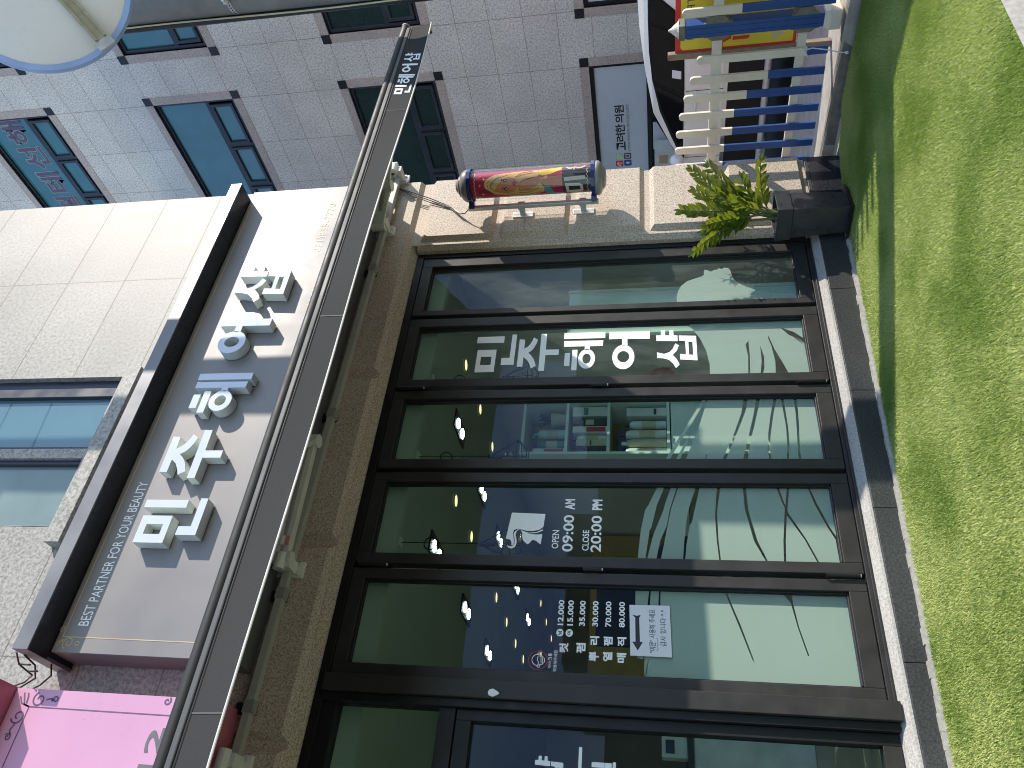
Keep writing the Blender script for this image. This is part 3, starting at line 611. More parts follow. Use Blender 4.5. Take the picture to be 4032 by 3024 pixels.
# room behind the glass
rm = MB()
rm.quad((-4,8.7,.2),(5.2,8.7,.2),(5.2,8.7,3.2),(-4,8.7,3.2),'room_wall'); rm.quad((5.2,.06,.2),(5.2,8.7,.2),(5.2,8.7,3.2),(5.2,.06,3.2),'room_wall'); rm.quad((-4,.06,.2),(-4,8.7,.2),(-4,8.7,3.2),(-4,.06,3.2),'room_wall')
rm.box(1.0,2.2,8.62,8.68,.3,2.4,'mustard'); rm.box(3.0,5.15,6.0,6.06,.3,2.3,'mustard'); rm.box(-1,1.6,5.2,5.26,.3,2.0,'room_wall')
rm.box(4.66,5.2,.05,.06,.2,3.2,'room_wall'); rm.build('interior_wall', sal)
rm = MB(); rm.quad((-4,.05,3.15),(5.2,.05,3.15),(5.2,8.7,3.15),(-4,8.7,3.15),'room_ceiling'); rm.box(-4,5.2,.05,.10,3.0,3.15,'room_ceiling'); rm.build('ceiling', sal)
rm = MB(); rm.quad((-4,.05,.215),(5.2,.05,.215),(5.2,8.7,.215),(-4,8.7,.215),'room_floor'); rm.build('interior_floor', sal)

# ---- lights inside
def lamp_disc(name, x, y, r, mt, label, group):
    o = thing(name, label, 'ceiling light', (x, y, 3.13), group)
    q = MB(); q.lathe((x,y,3.149), (0,0,-1), [(r*1.25,0),(r*1.25,.012),(r*1.02,.016),(r,.010)], 'white_metal', 24); q.build('trim', o, smooth=True)
    q = MB(); q.lathe((x,y,3.148), (0,0,-1), [(1e-4,.011),(r,.011)], mt, 24); q.build('lens', o)
for x, y in ((4.6,1.33),(4.6,2.06),(4.6,2.77),(3.34,1.70),(3.34,2.41),(3.31,3.84),(3.30,4.55),(3.29,5.25),(4.55,4.89),(4.52,7.02),(4.49,7.71),(4.47,8.4),(3.88,7.4),(3.31,5.9)):
    lamp_disc('downlight', x, y, .052, 'lamp_warm', 'small round warm downlight lit in the salon ceiling', 'warm downlights in the salon ceiling')
for x, y in ((3.97,1.48),(3.95,2.63),(2.70,1.37),(3.93,3.67),(2.68,2.61),(2.67,3.76),(3.89,6.03),(3.91,4.98)):
    o = thing('twin_spotlight', 'black twin spotlight with two cold white lamps in the salon ceiling', 'spotlight', (x, y, 3.12), 'cold twin spotlights in the salon ceiling')
    q = MB(); q.box(x-.09, x+.09, y-.2, y+.2, 3.135, 3.149, 'wirecage'); q.build('housing', o)
    for dy in (-.085, .085):
        q = MB(); q.lathe((x,y+dy,3.134), (0,0,-1), [(1e-4,.006),(.046,.006),(.05,0)], 'lamp_cold', 20); q.build('lamp', o)
for x, y, zz in ((3.66,.33,2.30),(2.95,.33,2.32),(2.26,.31,2.30)):
    o = thing('pendant_lamp', 'black geometric wire cage pendant lamp hanging behind the glass', 'pendant lamp', (x, y, zz), 'wire cage pendants behind the folding doors')
    q = MB(); q.box(x-.03,x+.03,y-.03,y+.03,3.06,3.148,'shelf'); q.build('canopy', o)
    q = MB(); q.tube([(x,y,3.06),(x,y,zz+.22)], .003, 'wirecage', 6); q.tube([(x+.045*math.cos(a*.5),y+.01,2.86+.045*math.sin(a*.5)) for a in range(26)], .004, 'wirecage', 5); q.build('cord', o)
    q = MB(); top = Vector((x,y,zz+.22)); ring = [Vector((x+.13*math.cos(k*math.pi/3),y+.13*math.sin(k*math.pi/3),zz)) for k in range(6)]; low = [Vector((x+.05*math.cos(k*math.pi/3),y+.05*math.sin(k*math.pi/3),zz-.06)) for k in range(6)]
    for k in range(6):
        for A, B in ((top,ring[k]),(ring[k],ring[(k+1)%6]),(ring[k],low[k]),(low[k],low[(k+1)%6])): q.tube([A,B], .003, 'wirecage', 5)
    q.build('cage', o)
    q = MB(); q.tube([(x,y,zz+.22),(x,y,zz+.12)], .018, 'wirecage', 10); q.build('socket', o)
    q = MB(); q.sphere((x,y,zz+.06), .045, 'bulb', 14); q.build('bulb', o, smooth=True)

# ---- product shelf behind the third leaf
sh = thing('product_shelf', 'white three tier product shelf standing behind the third glass leaf', 'shelf', (3.3, .55, .215))
q = MB(); SX0, SX1, SY0, SY1 = 3.03, 3.50, .42, .72
for z in (1.27,1.70,2.005,2.33): q.box(SX0+.02, SX1-.02, SY0, SY1, z-.011, z+.011, 'shelf')
q.box(SX0, SX0+.02, SY0, SY1, .215, 2.341, 'shelf'); q.box(SX1-.02, SX1, SY0, SY1, .215, 2.341, 'shelf'); q.build('frame', sh, bevel=.002)
q = MB(); q.box(SX0+.02, SX1-.02, SY1-.012, SY1, .9, 2.32, 'mustard'); q.build('back_panel', sh)
q = MB(); q.box(SX0+.021, SX1-.021, SY0+.02, SY1-.02, .215, 1.25, 'shelf'); q.build('cupboard', sh)
def box_prod(x, w, z, h, mt, band, label, y=.46):
    o = thing('product_box', label, 'product box', (x+w/2, y+.05, z), 'hair products on the shelf'); q = MB(); q.box(x, x+w, y, y+.1, z, z+h, mt); q.build('carton', o, bevel=.0015)
    q = MB(); q.box(x+w*.12, x+w*.88, y-.0015, y-.0005, z+h*band[0], z+h*band[1], band[2]); q.build('printed_band', o)
def bottle(x, z, h, r, mt, cap, label, pump=False, y=.50):
    o = thing('bottle', label, 'bottle', (x, y, z), 'hair products on the shelf')
    q = MB(); q.lathe((x,y,z), (0,0,1), [(1e-4,0),(r,.004),(r,h*.8),(r*.75,h*.88),(r*.4,h*.9)], mt, 18); q.build('body', o, smooth=True)
    q = MB(); q.lathe((x,y,z+h*.9), (0,0,1), [(r*.42,0),(r*.42,h*.12),(1e-4,h*.12)], cap, 14)
    if pump: q.box(x-.03, x+.006, y-.008, y+.008, z+h*1.0, z+h*1.04, cap)
    q.build('cap', o)
    q = MB(); q.lathe((x,y,z), (0,0,1), [(r*1.01,h*.25),(r*1.01,h*.6)], 'prod_cream', 18); q.build('label_sticker', o)
# upper tier z=2.016: red-white box, green pump bottle, mint pump bottle, plant pot with dark leaves
box_prod(3.052,.05,2.016,.235,'prod_white',(.05,.65,'prod_red'),'tall white and red carton at the left end of the top tier')
bottle(3.150,2.016,.235,.037,'prod_green','prod_navy','dark green pump bottle on the top tier',True)
bottle(3.245,2.016,.235,.037,'prod_mint','prod_teal','pale mint pump bottle on the top tier',True)
o = thing('shelf_plant', 'dark spiky plant in a beige pot on the top tier of the shelf', 'plant', (3.39,.52,2.016)); q = MB(); q.lathe((3.39,.52,2.016),(0,0,1),[(.045,0),(.06,.12),(.052,.12)],'prod_cream',18); q.build('pot', o, smooth=True)
q = MB()
for k in range(9):
    a = k*.7; q.tube([(3.39,.52,2.13),(3.39+.03*math.cos(a),.52+.03*math.sin(a),2.19),(3.39+.055*math.cos(a),.52+.05*math.sin(a),2.235)], [.012,.009,.001], 'prod_navy', 6)
q.build('leaves', o)
# middle tier z=1.711
box_prod(3.055,.06,1.711,.215,'prod_black',(.3,.5,'prod_navy'),'black carton at the left of the middle tier'); box_prod(3.125,.05,1.711,.225,'prod_cream',(.5,.55,'prod_black'),'beige carton on the middle tier')
bottle(3.205,1.711,.25,.030,'prod_white','prod_navy','white bottle between cartons on the middle tier'); box_prod(3.24,.055,1.711,.255,'prod_white',(.05,.6,'prod_red'),'white carton with a dark red lower half')
box_prod(3.30,.06,1.711,.2,'prod_black',(.5,.8,'prod_cream'),'black carton beside the large white box'); box_prod(3.385,.085,1.711,.262,'prod_white',(.55,.68,'prod_teal'),'large white carton with blue print, right end of the middle tier')
q = MB(); text(q,'2X',(3.405,3.435,1.855,1.885),fr(.458),0,'prod_teal',.03); q.build('carton_print', bpy.data.objects['product_box.005'], fix=False)
# lower tier z=1.281
bottle(3.085,1.281,.33,.036,'prod_white','prod_navy','frosted bottle with a navy cap, left end of the lower tier'); bottle(3.165,1.281,.32,.034,'prod_cream','prod_white','cream bottle on the lower tier')
bottle(3.24,1.281,.33,.036,'prod_white','prod_black','white bottle with a black cap on the lower tier'); bottle(3.325,1.281,.30,.033,'prod_white','prod_black','shiny white spray bottle on the lower tier')
box_prod(3.385,.07,1.281,.29,'prod_white',(.25,.32,'prod_navy'),'white carton with a navy square, right end of the lower tier'); box_prod(3.055,.3,1.281,.36,'prod_navy',(.8,.82,'prod_cream'),'wide dark navy carton behind the lower tier bottles',.6)
# other things in the room
o = thing('styling_chair', 'dark round backed salon chair behind the opening hours leaf', 'chair', (3.0,2.0,.215)); q = MB(); q.lathe((3.0,2.0,.215),(0,0,1),[(.28,0),(.28,.03),(.03,.05),(.03,.45)],'chrome',24); q.build('base', o, smooth=True)
q = MB(); q.box(2.74,3.26,1.75,2.25,.62,.75,'prod_navy'); q.build('seat', o, bevel=.04); q = MB(); q.sphere((3.0,2.24,1.12),.3,'prod_navy',20,(1,.28,1)); q.build('backrest', o, smooth=True)
o = thing('styling_station', 'pale salon counter with drawers seen through the glass', 'counter', (3.4,3.2,.215)); q = MB(); q.box(2.4,4.6,3.0,3.5,.215,1.05,'prod_cream'); q.build('cabinet', o, bevel=.01); q = MB(); q.box(2.35,4.65,2.96,3.54,1.05,1.09,'shelf'); q.build('worktop', o); q = MB(); q.box(2.7,3.5,3.45,3.5,1.2,2.0,'prod_navy'); q.build('mirror', o)
o = tag(MB().sphere((3.78,.55,1.30),.10,'prod_red',20,(1,1,1.15)).build('red_balloon', smooth=True), 'red balloon behind the vertical lettering', 'balloon')
o = thing('white_partition', 'pale partition standing just inside the narrow leaf', 'partition', (4.17,.22,.215)); q = MB(); q.box(3.97,4.40,.20,.235,.215,2.02,'shelf'); q.build('panel', o, bevel=.003); q = MB(); q.box(4.401,4.43,.195,.24,.215,2.03,'white_metal'); q.build('post', o)
o = thing('reception_desk', 'low reception desk standing behind the entrance door', 'desk', (1.5,2.5,.215)); q = MB(); q.box(.6,2.1,2.3,2.9,.215,1.12,'prod_white'); q.build('front', o, bevel=.01); q = MB(); q.box(.55,2.15,2.25,2.95,1.12,1.16,'prod_black'); q.build('top', o)
o = thing('card_terminal', 'small white card terminal on the reception desk', 'card terminal', (1.55,2.45,1.16)); q = MB(); q.box(1.47,1.63,2.38,2.5,1.16,1.36,'prod_white'); q.build('case', o, bevel=.01); q = MB(); q.box(1.50,1.60,2.376,2.379,1.26,1.33,'prod_navy'); q.build('screen', o)

# ================================================================== note, hook
o = thing('paper_note', 'white paper note with a black arrow and handwriting taped on the glass', 'note', (1.60,-.01,1.29))
q = MB(); A = [(1.457,1.290),(1.748,1.296),(1.746,1.521),(1.458,1.514)]
q.poly([A], FR, .0095, .0102, 'paper'); q.build('sheet', o)
q = MB(); q.poly([[(1.487,1.474),(1.535,1.504),(1.535,1.486),(1.672,1.488),(1.688,1.505),(1.683,1.478),(1.688,1.458),(1.672,1.466),(1.535,1.462),(1.535,1.446)]], FR, .0112, .0112, 'ink'); q.build('arrow', o, fix=False)
q = MB(); text(q, '"여문" 사용해 주세요', (1.478,1.722,1.376,1.412), FR, .0112, 'ink', 0); text(q, '감사 합니다 ^.^', (1.515,1.722,1.318,1.352), FR, .0112, 'ink', 0)
strip(q, [(1.490+i*.005, 1.366+.004*math.sin(i*1.6)) for i in range(15)], .002, FR, .0112, 'ink'); q.build('handwriting', o, fix=False)
o = thing('suction_hook', 'small white teardrop hook stuck on the black door post', 'hook', (1.19,-.116,2.20)); q = MB()
q.poly([[(1.170,2.235),(1.178,2.256),(1.192,2.262),(1.206,2.254),(1.212,2.235),(1.198,2.208),(1.190,2.198),(1.182,2.208)]], FR, .1155, .124, 'white_vinyl'); q.build('base', o, bevel=.002); q = MB(); q.tube([(1.190,-.122,2.204),(1.190,-.13,2.192),(1.196,-.134,2.186)], .002, 'wirecage', 6); q.build('pin', o)

# ================================================================== SALON SIGN BOARD
sb = thing('sign_board', 'long grey shop sign with raised white letters above the awning', 'shop sign', (3.2, -.15, 3.7))
SX = (1.20, 5.20); ST = 4.752
q = MB(); q.box(SX[0]+.012, SX[1], -.376, -.155, 3.62, ST, 'sign_hood'); q.build('case', sb, bevel=.003)
q = MB(); q.box(SX[0]+.014, SX[1]-.002, -.380, -.3765, 3.62, ST-.002, 'sign_face'); q.build('face_panel', sb)
q = MB(); q.box(1.166, 5.105, -.555, -.545, 4.755, 4.852, 'sign_hood'); q.box(1.166, 5.105, -.545, -.155, 4.842, 4.852, 'sign_hood')
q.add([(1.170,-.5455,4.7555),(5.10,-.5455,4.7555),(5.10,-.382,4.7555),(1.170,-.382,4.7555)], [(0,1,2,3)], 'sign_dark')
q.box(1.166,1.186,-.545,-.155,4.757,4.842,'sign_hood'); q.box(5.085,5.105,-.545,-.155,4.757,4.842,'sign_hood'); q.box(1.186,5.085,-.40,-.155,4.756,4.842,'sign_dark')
q.build('hood', sb, bevel=.002)
for ch in '민주헤어샵':
    q = MB(); glyph(q, ch, gbox(ch), fr(-.382), .004, .078, 'letter_side'); lo = q.build('letter', sb)
    q = MB(); glyph(q, ch, gbox(ch), fr(-.382), .0782, .084, 'acrylic', 'letter_side'); q.build('letter_face', lo, bevel=.0015)
q = MB(); text(q, 'BEST PARTNER FOR YOUR BEAUTY', (1.368,2.318,4.585,4.652), fr(-.3805), .001, 'white_vinyl', .004); q.build('tagline', sb, fix=False)
q = MB(); text(q, '031)855-7770', (4.405,4.985,3.925,4.005), fr(-.3805), .001, 'gold', .0); text(q, '010-8032-0147', (4.40,5.09,3.805,3.885), fr(-.3805), .001, 'gold_pale', .0); q.build('phone_number', sb, fix=False)
q = MB(); F = fr(-.3805)
for a in ([(1.301,3.66),(1.301,4.716),(5.10,4.716)],):
    for p0, p1 in zip(a, a[1:]): strip(q, [p0, p1], .006, F, .0008, 'gold')
for s in (spiral(1.268,4.665,.008,.036,30,520,40), [(1.262,4.628),(1.265,4.61),(1.258,4.598)], spiral(1.262,4.606,.004,.016,0,420,24), [(1.285,4.70),(1.262,4.722),(1.240,4.735)], [(1.285,4.706),(1.27,4.735),(1.262,4.742)], spiral(1.345,4.735,.006,.018,180,560,24)): strip(q, s, .006, F, .0012, 'gold')
q.build('border_ornament', sb, fix=False)
q = MB()
for x, z, wdt, mt in ((3.82,3.875,.03,'print_red'),(3.87,3.875,.025,'print_red'),(3.92,3.87,.04,'print_blue'),(3.975,3.878,.02,'print_green'),(4.01,3.87,.05,'print_red')): q.poly([ell(x+wdt/2, z, wdt/2, .026)], F, .001, .001, mt)
q.build('printed_marks', sb, fix=False)
# ---- pink neighbour sign
ps = thing('pink_sign_board', 'pink shop sign with dark grey numbers left of the grey salon sign', 'shop sign', (-1, -.15, 3.7))
q = MB(); q.box(-3.8, 1.010, -.376, -.155, 3.62, 4.86, 'pink_hood'); q.build('case', ps, bevel=.003)
q = MB(); q.box(-3.8, 1.008, -.380, -.3765, 3.62, 4.855, 'pink'); q.build('face_panel', ps)
q = MB(); q.box(-3.8, 1.014, -.60, -.155, 4.862, 4.955, 'pink_hood'); q.build('hood', ps, bevel=.003)
q = MB(); F = fr(-.3805)
for a in ([(.914,3.66),(.914,4.735),(-3.8,4.735)],):
    for p0, p1 in zip(a, a[1:]): strip(q, [p0, p1], .006, F, .0008, 'violet_print')
for mx in (1,):
    for s in (spiral(.955,4.69,.010,.042,90,-330,36), [(.955,4.648),(.962,4.62),(.952,4.600)], spiral(.958,4.592,.004,.020,60,480,30), [(.914,4.735),(.925,4.77),(.955,4.785),(.985,4.80)], [(.914,4.735),(.93,4.79),(.965,4.815)], [(.93,4.76),(.965,4.765),(.985,4.775)],
              spiral(.862,4.775,.010,.040,180,-250,36), [(.82,4.775),(.79,4.79),(.77,4.775)], spiral(.755,4.785,.004,.020,-60,420,30), spiral(.985,3.93,.004,.022,-90,330,30)): strip(q, s, .008, F, .0012, 'violet_print')
q.build('border_ornament', ps, fix=False)
q = MB(); text(q, '8912', (.325,.852,3.885,3.972), F, .001, 'grey_print', .02); q.build('phone_number', ps, fix=False)
cb = MB()
for pts in ([(1.165,-.50,4.86),(1.13,-.40,4.90),(1.10,-.30,4.87),(1.06,-.30,4.90),(1.02,-.32,4.965)], [(1.165,-.46,4.84),(1.14,-.36,4.83),(1.09,-.28,4.86),(1.03,-.26,4.96)], [(1.165,-.30,4.78),(1.12,-.24,4.80),(1.07,-.22,4.86),(1.01,-.22,4.96)], [(1.13,-.40,4.90),(1.12,-.43,4.80)], [(1.11,-.34,4.87),(1.105,-.37,4.79)]):
    cb.tube(pts, .005, 'wirecage', 7)
tag(cb.build('sign_cables'), 'bundle of black cables between the pink sign and the grey sign', 'cables')

# ================================================================== AWNING
aw = thing('awning', 'extended charcoal fabric awning over the shopfront with lettered valance', 'awning', (2.6, -.2, 3.6))
AX0, AX1 = -2.2, 5.315; YF = -1.63
q = MB(); nseg = 24
vs = []; fs = []
for i in range(nseg+1):
    x = AX0+(AX1+.0-AX0)*i/nseg
    for j in range(9):
        t = j/8; y = -.22+(YF+.22)*t; z = 3.775+(3.075-3.775)*t-.02*math.sin(math.pi*t)
        vs.append((x, y, z))
for i in range(nseg):
    for j in range(8): a = i*9+j; fs.append((a, a+1, a+10, a+9))
q.add(vs, fs, 'fabric'); q.build('fabric', aw, smooth=True)
q = MB(); q.tube([(AX0, -.24, 3.76), (5.5, -.24, 3.76)], .045, 'fabric', 18); q.build('roller', aw, smooth=True)
q = MB(); q.tube([(AX0, YF, 3.065), (AX1+.005, YF, 3.065)], .027, 'black_tube', 16); q.build('front_tube', aw, smooth=True)
q = MB(); q.box(AX0, AX1-.03, YF-.022, YF+.03, 3.016, 3.042, 'alu'); q.box(AX0, AX1-.03, YF-.016, YF+.026, 3.004, 3.016, 'black_tube'); q.build('front_channel', aw, bevel=.005)
q = MB(); q.tube([(AX1+.005,YF,3.065),(AX1+.02,YF,3.066)], .030, 'cap_grey', 16); q.build('end_cap', aw, smooth=True)
# valance: hanging strip, slightly waved, swung outwards at the right end
def vx(x): return -.012-.02*math.sin(x*2.3)-.02*math.sin(x*.9+1)
def valp(x, t):
    k = max(0, (x-4.6)/.7); sag = .010*math.sin(x*1.7)+(.010*k)
    z = 3.008+(2.872-sag*.5-3.008)*t
    return (x, YF-.012+vx(x)*t*.6-.02*k*t*t, z)
q = MB(); n1 = 90; vs = []; fs = []; vb = []
for i in range(n1+1):
    x = AX0+(AX1-.012-AX0)*i/n1
    for j in range(7): vs.append(valp(x, j/6)); p = valp(x, j/6); vb.append((p[0], p[1]+.003, p[2]))
for i in range(n1):
    for j in range(6): a = i*7+j; fs.append((a, a+7, a+8, a+1))
q.add(vs, fs, 'fabric'); q.add(vb, [tuple(reversed(f)) for f in fs], 'fabric_dark'); va = q.build('valance', aw, smooth=True, fix=False)
q = MB(); q.tube([valp(AX0+(AX1-.012-AX0)*i/n1, 1.015) for i in range(n1+1)], .0055, 'hem', 8); q.build('hem', aw, smooth=True)
for xs_ in (.64, 2.55, 4.30):
    q = MB(); q.add([(lambda p: (p[0],p[1]-.0018,p[2]))(valp(xs_+d_, t_)) for d_, t_ in ((-.003,0),(.003,0),(.003,.5),(.003,1),(-.003,1),(-.003,.5))], [(0,1,2,5),(5,2,3,4)], 'seam'); q.build('seam', va, fix=False)
q = MB(); x = 5.30; q.add([valp(x-.04,0),valp(x-.005,0),valp(x-.005,1),valp(x-.02,.5)], [(0,1,2,3)], 'hem')
q = MB(); vv = MB()
for ch, x0, x1 in (('민',4.475,4.585),('헤',4.598,4.705),('어',4.728,4.830),('샵',4.852,4.962)):
    glyph(vv, ch, (x0,x1,.14,.90), ((0,0,0),(1,0,0),(0,0,1),(0,-1,0)), 0, 0, 'white_vinyl')
# subdivide lettering a little by mapping each vertex to the cloth
vv.v = [(lambda p: (p[0], p[1]-.0025, p[2]))(valp(v[0], 1-v[2])) for v in vv.v]
vv.build('lettering', va, fix=False)
q = MB(); q.box(AX0, 5.50, -.245, -.195, 3.515, 3.562, 'grey_metal'); 
q.build('torsion_bar', aw, bevel=.004)
for x in (1.02, 1.66, 2.95, 4.35):
    q = MB(); q.box(x-.035, x+.035, -.249, -.188, 3.509, 3.568, 'cap_grey'); q.box(x-.03,x+.03,-.19,-.161,3.52,3.64,'fabric_dark'); q.build('bar_clip', aw, bevel=.003)
def wall_bracket(x):
    q = MB(); q.box(x-.05, x+.05, -.185, -.161, 3.46, 3.74, 'white_metal'); q.box(x-.035, x+.035, -.30, -.185, 3.50, 3.60, 'white_metal'); q.tube([(x-.05,-.30,3.565),(x+.05,-.30,3.565)], .035, 'white_metal', 14); q.tube([(x-.03,-.19,3.49),(x-.03,-.20,3.49)], .012, 'galv', 8); q.tube([(x+.03,-.19,3.49),(x+.03,-.20,3.49)], .012, 'galv', 8)
    q.build('wall_bracket', aw, bevel=.004)
for x in (.74, 1.83, 4.83, 5.50): wall_bracket(x)
q = MB(); q.box(5.45, 5.60, -.30, -.17, 3.55, 3.70, 'white_metal'); q.box(5.30,5.45,-.28,-.2,3.60,3.69,'white_metal'); q.build('end_bracket', aw, bevel=.008)
def arm(sx, ex, ey, ez, fx_):
    q = MB(); q.beam((sx,-.27,3.575), (ex,ey,ez), .05, .085, 'white_metal'); q.beam((sx+.02,-.272,3.576),(ex-.02*(1 if ex>sx else -1),ey-.004,ez+.001),.056,.03,'grey_metal'); ao = q.build('folding_arm', aw, bevel=.006)
    q = MB(); q.beam((ex,ey,ez), (fx_,YF+.05,3.05), .035, .06, 'white_metal'); q.build('forearm', ao, bevel=.006)
    q = MB(); q.tube([(ex,ey,ez-.055),(ex,ey,ez+.055)], .045, 'white_metal', 16); q.build('elbow', ao, smooth=True)
    q = MB(); q.tube([(sx,-.27,3.51),(sx,-.27,3.64)], .045, 'white_metal', 16); q.build('shoulder', ao, smooth=True)
arm(1.86, 2.60, -.42, 3.525, 1.75); arm(4.80, 4.86, -.62, 3.42, 4.97)
q = MB(); q.box(1.93,1.985,-.325,-.2975,3.535,3.56,'print_red'); q.box(1.93,1.985,-.325,-.2975,3.562,3.585,'white_vinyl'); q.build('sticker', aw)

# ================================================================== BARBER LAMP on the pilaster
LX, LY = 5.07, -.40
bl = thing('barber_sign_lamp', 'cylindrical barber shop lamp with a printed blond woman on red mounted on the tan pilaster', 'barber lamp', (LX, -.16, 1.8))
ZB, ZT = 1.822, 2.785
q = MB(); q.lathe((LX,LY,ZT+.028),(0,0,1),[(.130,0),(.132,.010),(.125,.032),(.110,.052),(.090,.062),(.083,.066),(.082,.076),(.066,.085),(.058,.088),(.054,.096),(.044,.101),(.040,.106),(.022,.112),(1e-4,.113)],'cap_grey',40); q.build('top_cap', bl, smooth=True)
q = MB(); q.lathe((LX,LY,ZB-.028),(0,0,-1),[(.128,0),(.133,.010),(.133,.028),(.120,.045),(.096,.055),(.088,.058),(.084,.068),(.064,.080),(.03,.086),(1e-4,.087)],'cap_grey',40); q.build('bottom_cap', bl, smooth=True)
for z0 in (ZT, ZB-.028):
    q = MB(); q.lathe((LX,LY,z0),(0,0,1),[(.128,0),(.139,0),(.139,.028),(.128,.028)],'ring_blue',14); q.beam((LX-.08,LY+.09,z0+.015),(4.955,-.262,z0+.015),.05,.042,'ring_blue'); q.build('clamp_ring', bl)
q = MB(); q.lathe((LX,LY,ZB),(0,0,1),[(.126,0),(.126,ZT-ZB)],'acrylic_clear',48); q.build('clear_tube', bl, smooth=True, fix=False)
DR = .103
q = MB(); q.lathe((LX,LY,ZB+.004),(0,0,1),[(1e-4,0),(DR,0),(DR,ZT-ZB-.008),(1e-4,ZT-ZB-.008)],'crimson',48); dr = q.build('printed_drum', bl, smooth=True)
TH0 = math.atan2(-4.4-LY, 0-LX)
def art(px, py):       # picture coordinates of the print -> (angle, height)
    yc = 425-(px-240)*.012
    z = ZT-(px-235)/(1890-235)*(ZT-ZB); u = max(-.97, min(.97, (yc-py)/205.0))
    return TH0+math.asin(u)*1.02, z
def patch(mb, loops, lift, mt):
    bm = bmesh.new(); fl = [p for l in loops for p in l]
    tri = tessellate_polygon([[Vector((p[0], p[1], 0)) for p in l] for l in loops])
    bv = [bm.verts.new((p[0], p[1], 0)) for p in fl]
    for t3 in tri:
        try: bm.faces.new([bv[k] for k in t3])
        except ValueError: pass
    for _ in range(5):
        es = [e for e in bm.edges if e.calc_length() > 45]
        if not es: break
        bmesh.ops.subdivide_edges(bm, edges=es, cuts=1); bmesh.ops.triangulate(bm, faces=bm.faces[:])
    bm.verts.index_update(); vs = []
    for v in bm.verts:
        th, z = art(v.co.x, v.co.y); vs.append((LX+(DR+lift)*math.cos(th), LY+(DR+lift)*math.sin(th), z))
    mb.add(vs, [tuple(v.index for v in f.verts) for f in bm.faces], mt); bm.free()
q = MB()
patch(q, [[(1505,180),(1890,180),(1890,640),(1505,640)]], .0006, 'black_print')
patch(q, [[(430,400),(460,340),(560,285),(700,262),(900,248),(1180,240),(1185,335),(1050,350),(940,400),(905,470),(905,520),(1050,530),(1180,440),(1215,370),(1290,325),(1312,350),(1285,378),(1238,366),(1205,405),(1262,500),(1250,560),(1120,595),(900,622),(720,585),(560,565),(500,515),(440,472)]], .0010, 'blond')
patch(q, [[(905,430),(1000,380),(1130,348),(1503,340),(1503,482),(1270,472),(1215,425),(1180,440),(1100,515),(1000,540),(915,515)]], .0008, 'skin_print')
patch(q, [[(565,520),(625,440),(690,350),(760,318),(850,342),(922,405),(905,468),(845,530),(760,562),(640,548)]], .0014, 'skin_print')
patch(q, [[(1185,240),(1503,215),(1503,250),(1340,310),(1240,325),(1180,300)]], .0012, 'yellow_print')
patch(q, [[(1265,472),(1335,482),(1385,580),(1503,590),(1503,615),(1300,610),(1255,560)]], .0012, 'teal_print')
for (cx, cy) in ((722,368),(732,495)):
    patch(q, [ell(cx, cy, 30, 26, 14)], .0017, 'black_print'); patch(q, [ell(cx+6, cy, 14, 11, 10)], .0020, 'cream')
patch(q, [[(680,382),(664,352),(672,338),(690,360)]], .0017, 'black_print'); patch(q, [[(690,520),(674,490),(690,462),(700,468),(688,492)]], .0017, 'black_print')
patch(q, [[(815,420),(848,375),(892,410),(850,468)]], .0017, 'lip')
patch(q, [[(505,430),(560,350),(640,300),(650,308),(570,360),(518,432),(530,500),(520,505)]], .0016, 'teal_print')
for pl in ([(560,520),(520,440),(600,340),(760,290)], [(860,330),(960,270),(1100,250)], [(900,320),(1000,290),(1120,275)], [(780,585),(1000,600),(1200,560)], [(900,560),(1050,560),(1180,500)], [(480,460),(470,400),(560,310)]):
    patch(q, [ribbon(pl, 7)], .0018, 'lip')
for pl in ([(905,470),(935,395),(1050,350),(1180,335)], [(565,520),(640,420),(700,345)], [(905,520),(990,540),(1100,515),(1190,430)], [(1200,405),(1262,500)]): patch(q, [ribbon(pl, 4)], .0021, 'black_print')
for i, (cx, cy, s) in enumerate(((430,340,26),(370,430,24),(405,555,24),(560,630,22),(470,605,12),(375,295,14),(600,280,12),(330,535,10),(690,635,12),(395,655,14),(940,505,22),(780,555,18),(1110,570,14),(1010,290,14),(1290,250,16),(1135,420,14),(650,565,10),(1385,500,12),(1440,405,10))):
    patch(q, [[(cx-s,cy),(cx-s*.22,cy-s*.22),(cx,cy-s),(cx+s*.22,cy-s*.22),(cx+s,cy),(cx+s*.22,cy+s*.22),(cx,cy+s),(cx-s*.22,cy+s*.22)]], .0024, 'yellow_print' if i % 3 else 'cream')
for yy in range(250, 640, 62):
    for x0, sg in ((285,1),(1850,-1)): patch(q, [ribbon([(x0,yy),(x0+sg*14,yy+14),(x0+sg*20,yy+28),(x0+sg*6,yy+44),(x0,yy+58)], 8)], .0020, 'cream')
q.build('printed_picture', dr, fix=False)
q = MB()
patch(q, [[(1540,455),(1730,458),(1775,490),(1782,560),(1765,590),(1555,592),(1552,572)], [(1585,500),(1740,502),(1745,555),(1590,562)]], .0016, 'cream')
patch(q, [[(1525,368),(1810,352),(1822,408),(1532,422)]], .0016, 'cream')
patch(q, [ribbon([(1560,215),(1590,238),(1630,240),(1660,225),(1665,265),(1672,225),(1715,240),(1770,235),(1815,212)], 20)], .0016, 'cream')
q.build('lettering', dr, fix=False)
RX, RY = 4.958, -.262
q = MB(); q.box(RX-.017, RX+.017, RY-.017, RY+.017, 1.775, 2.835, 'galv'); rl = q.build('mounting_rail', bl, bevel=.004)
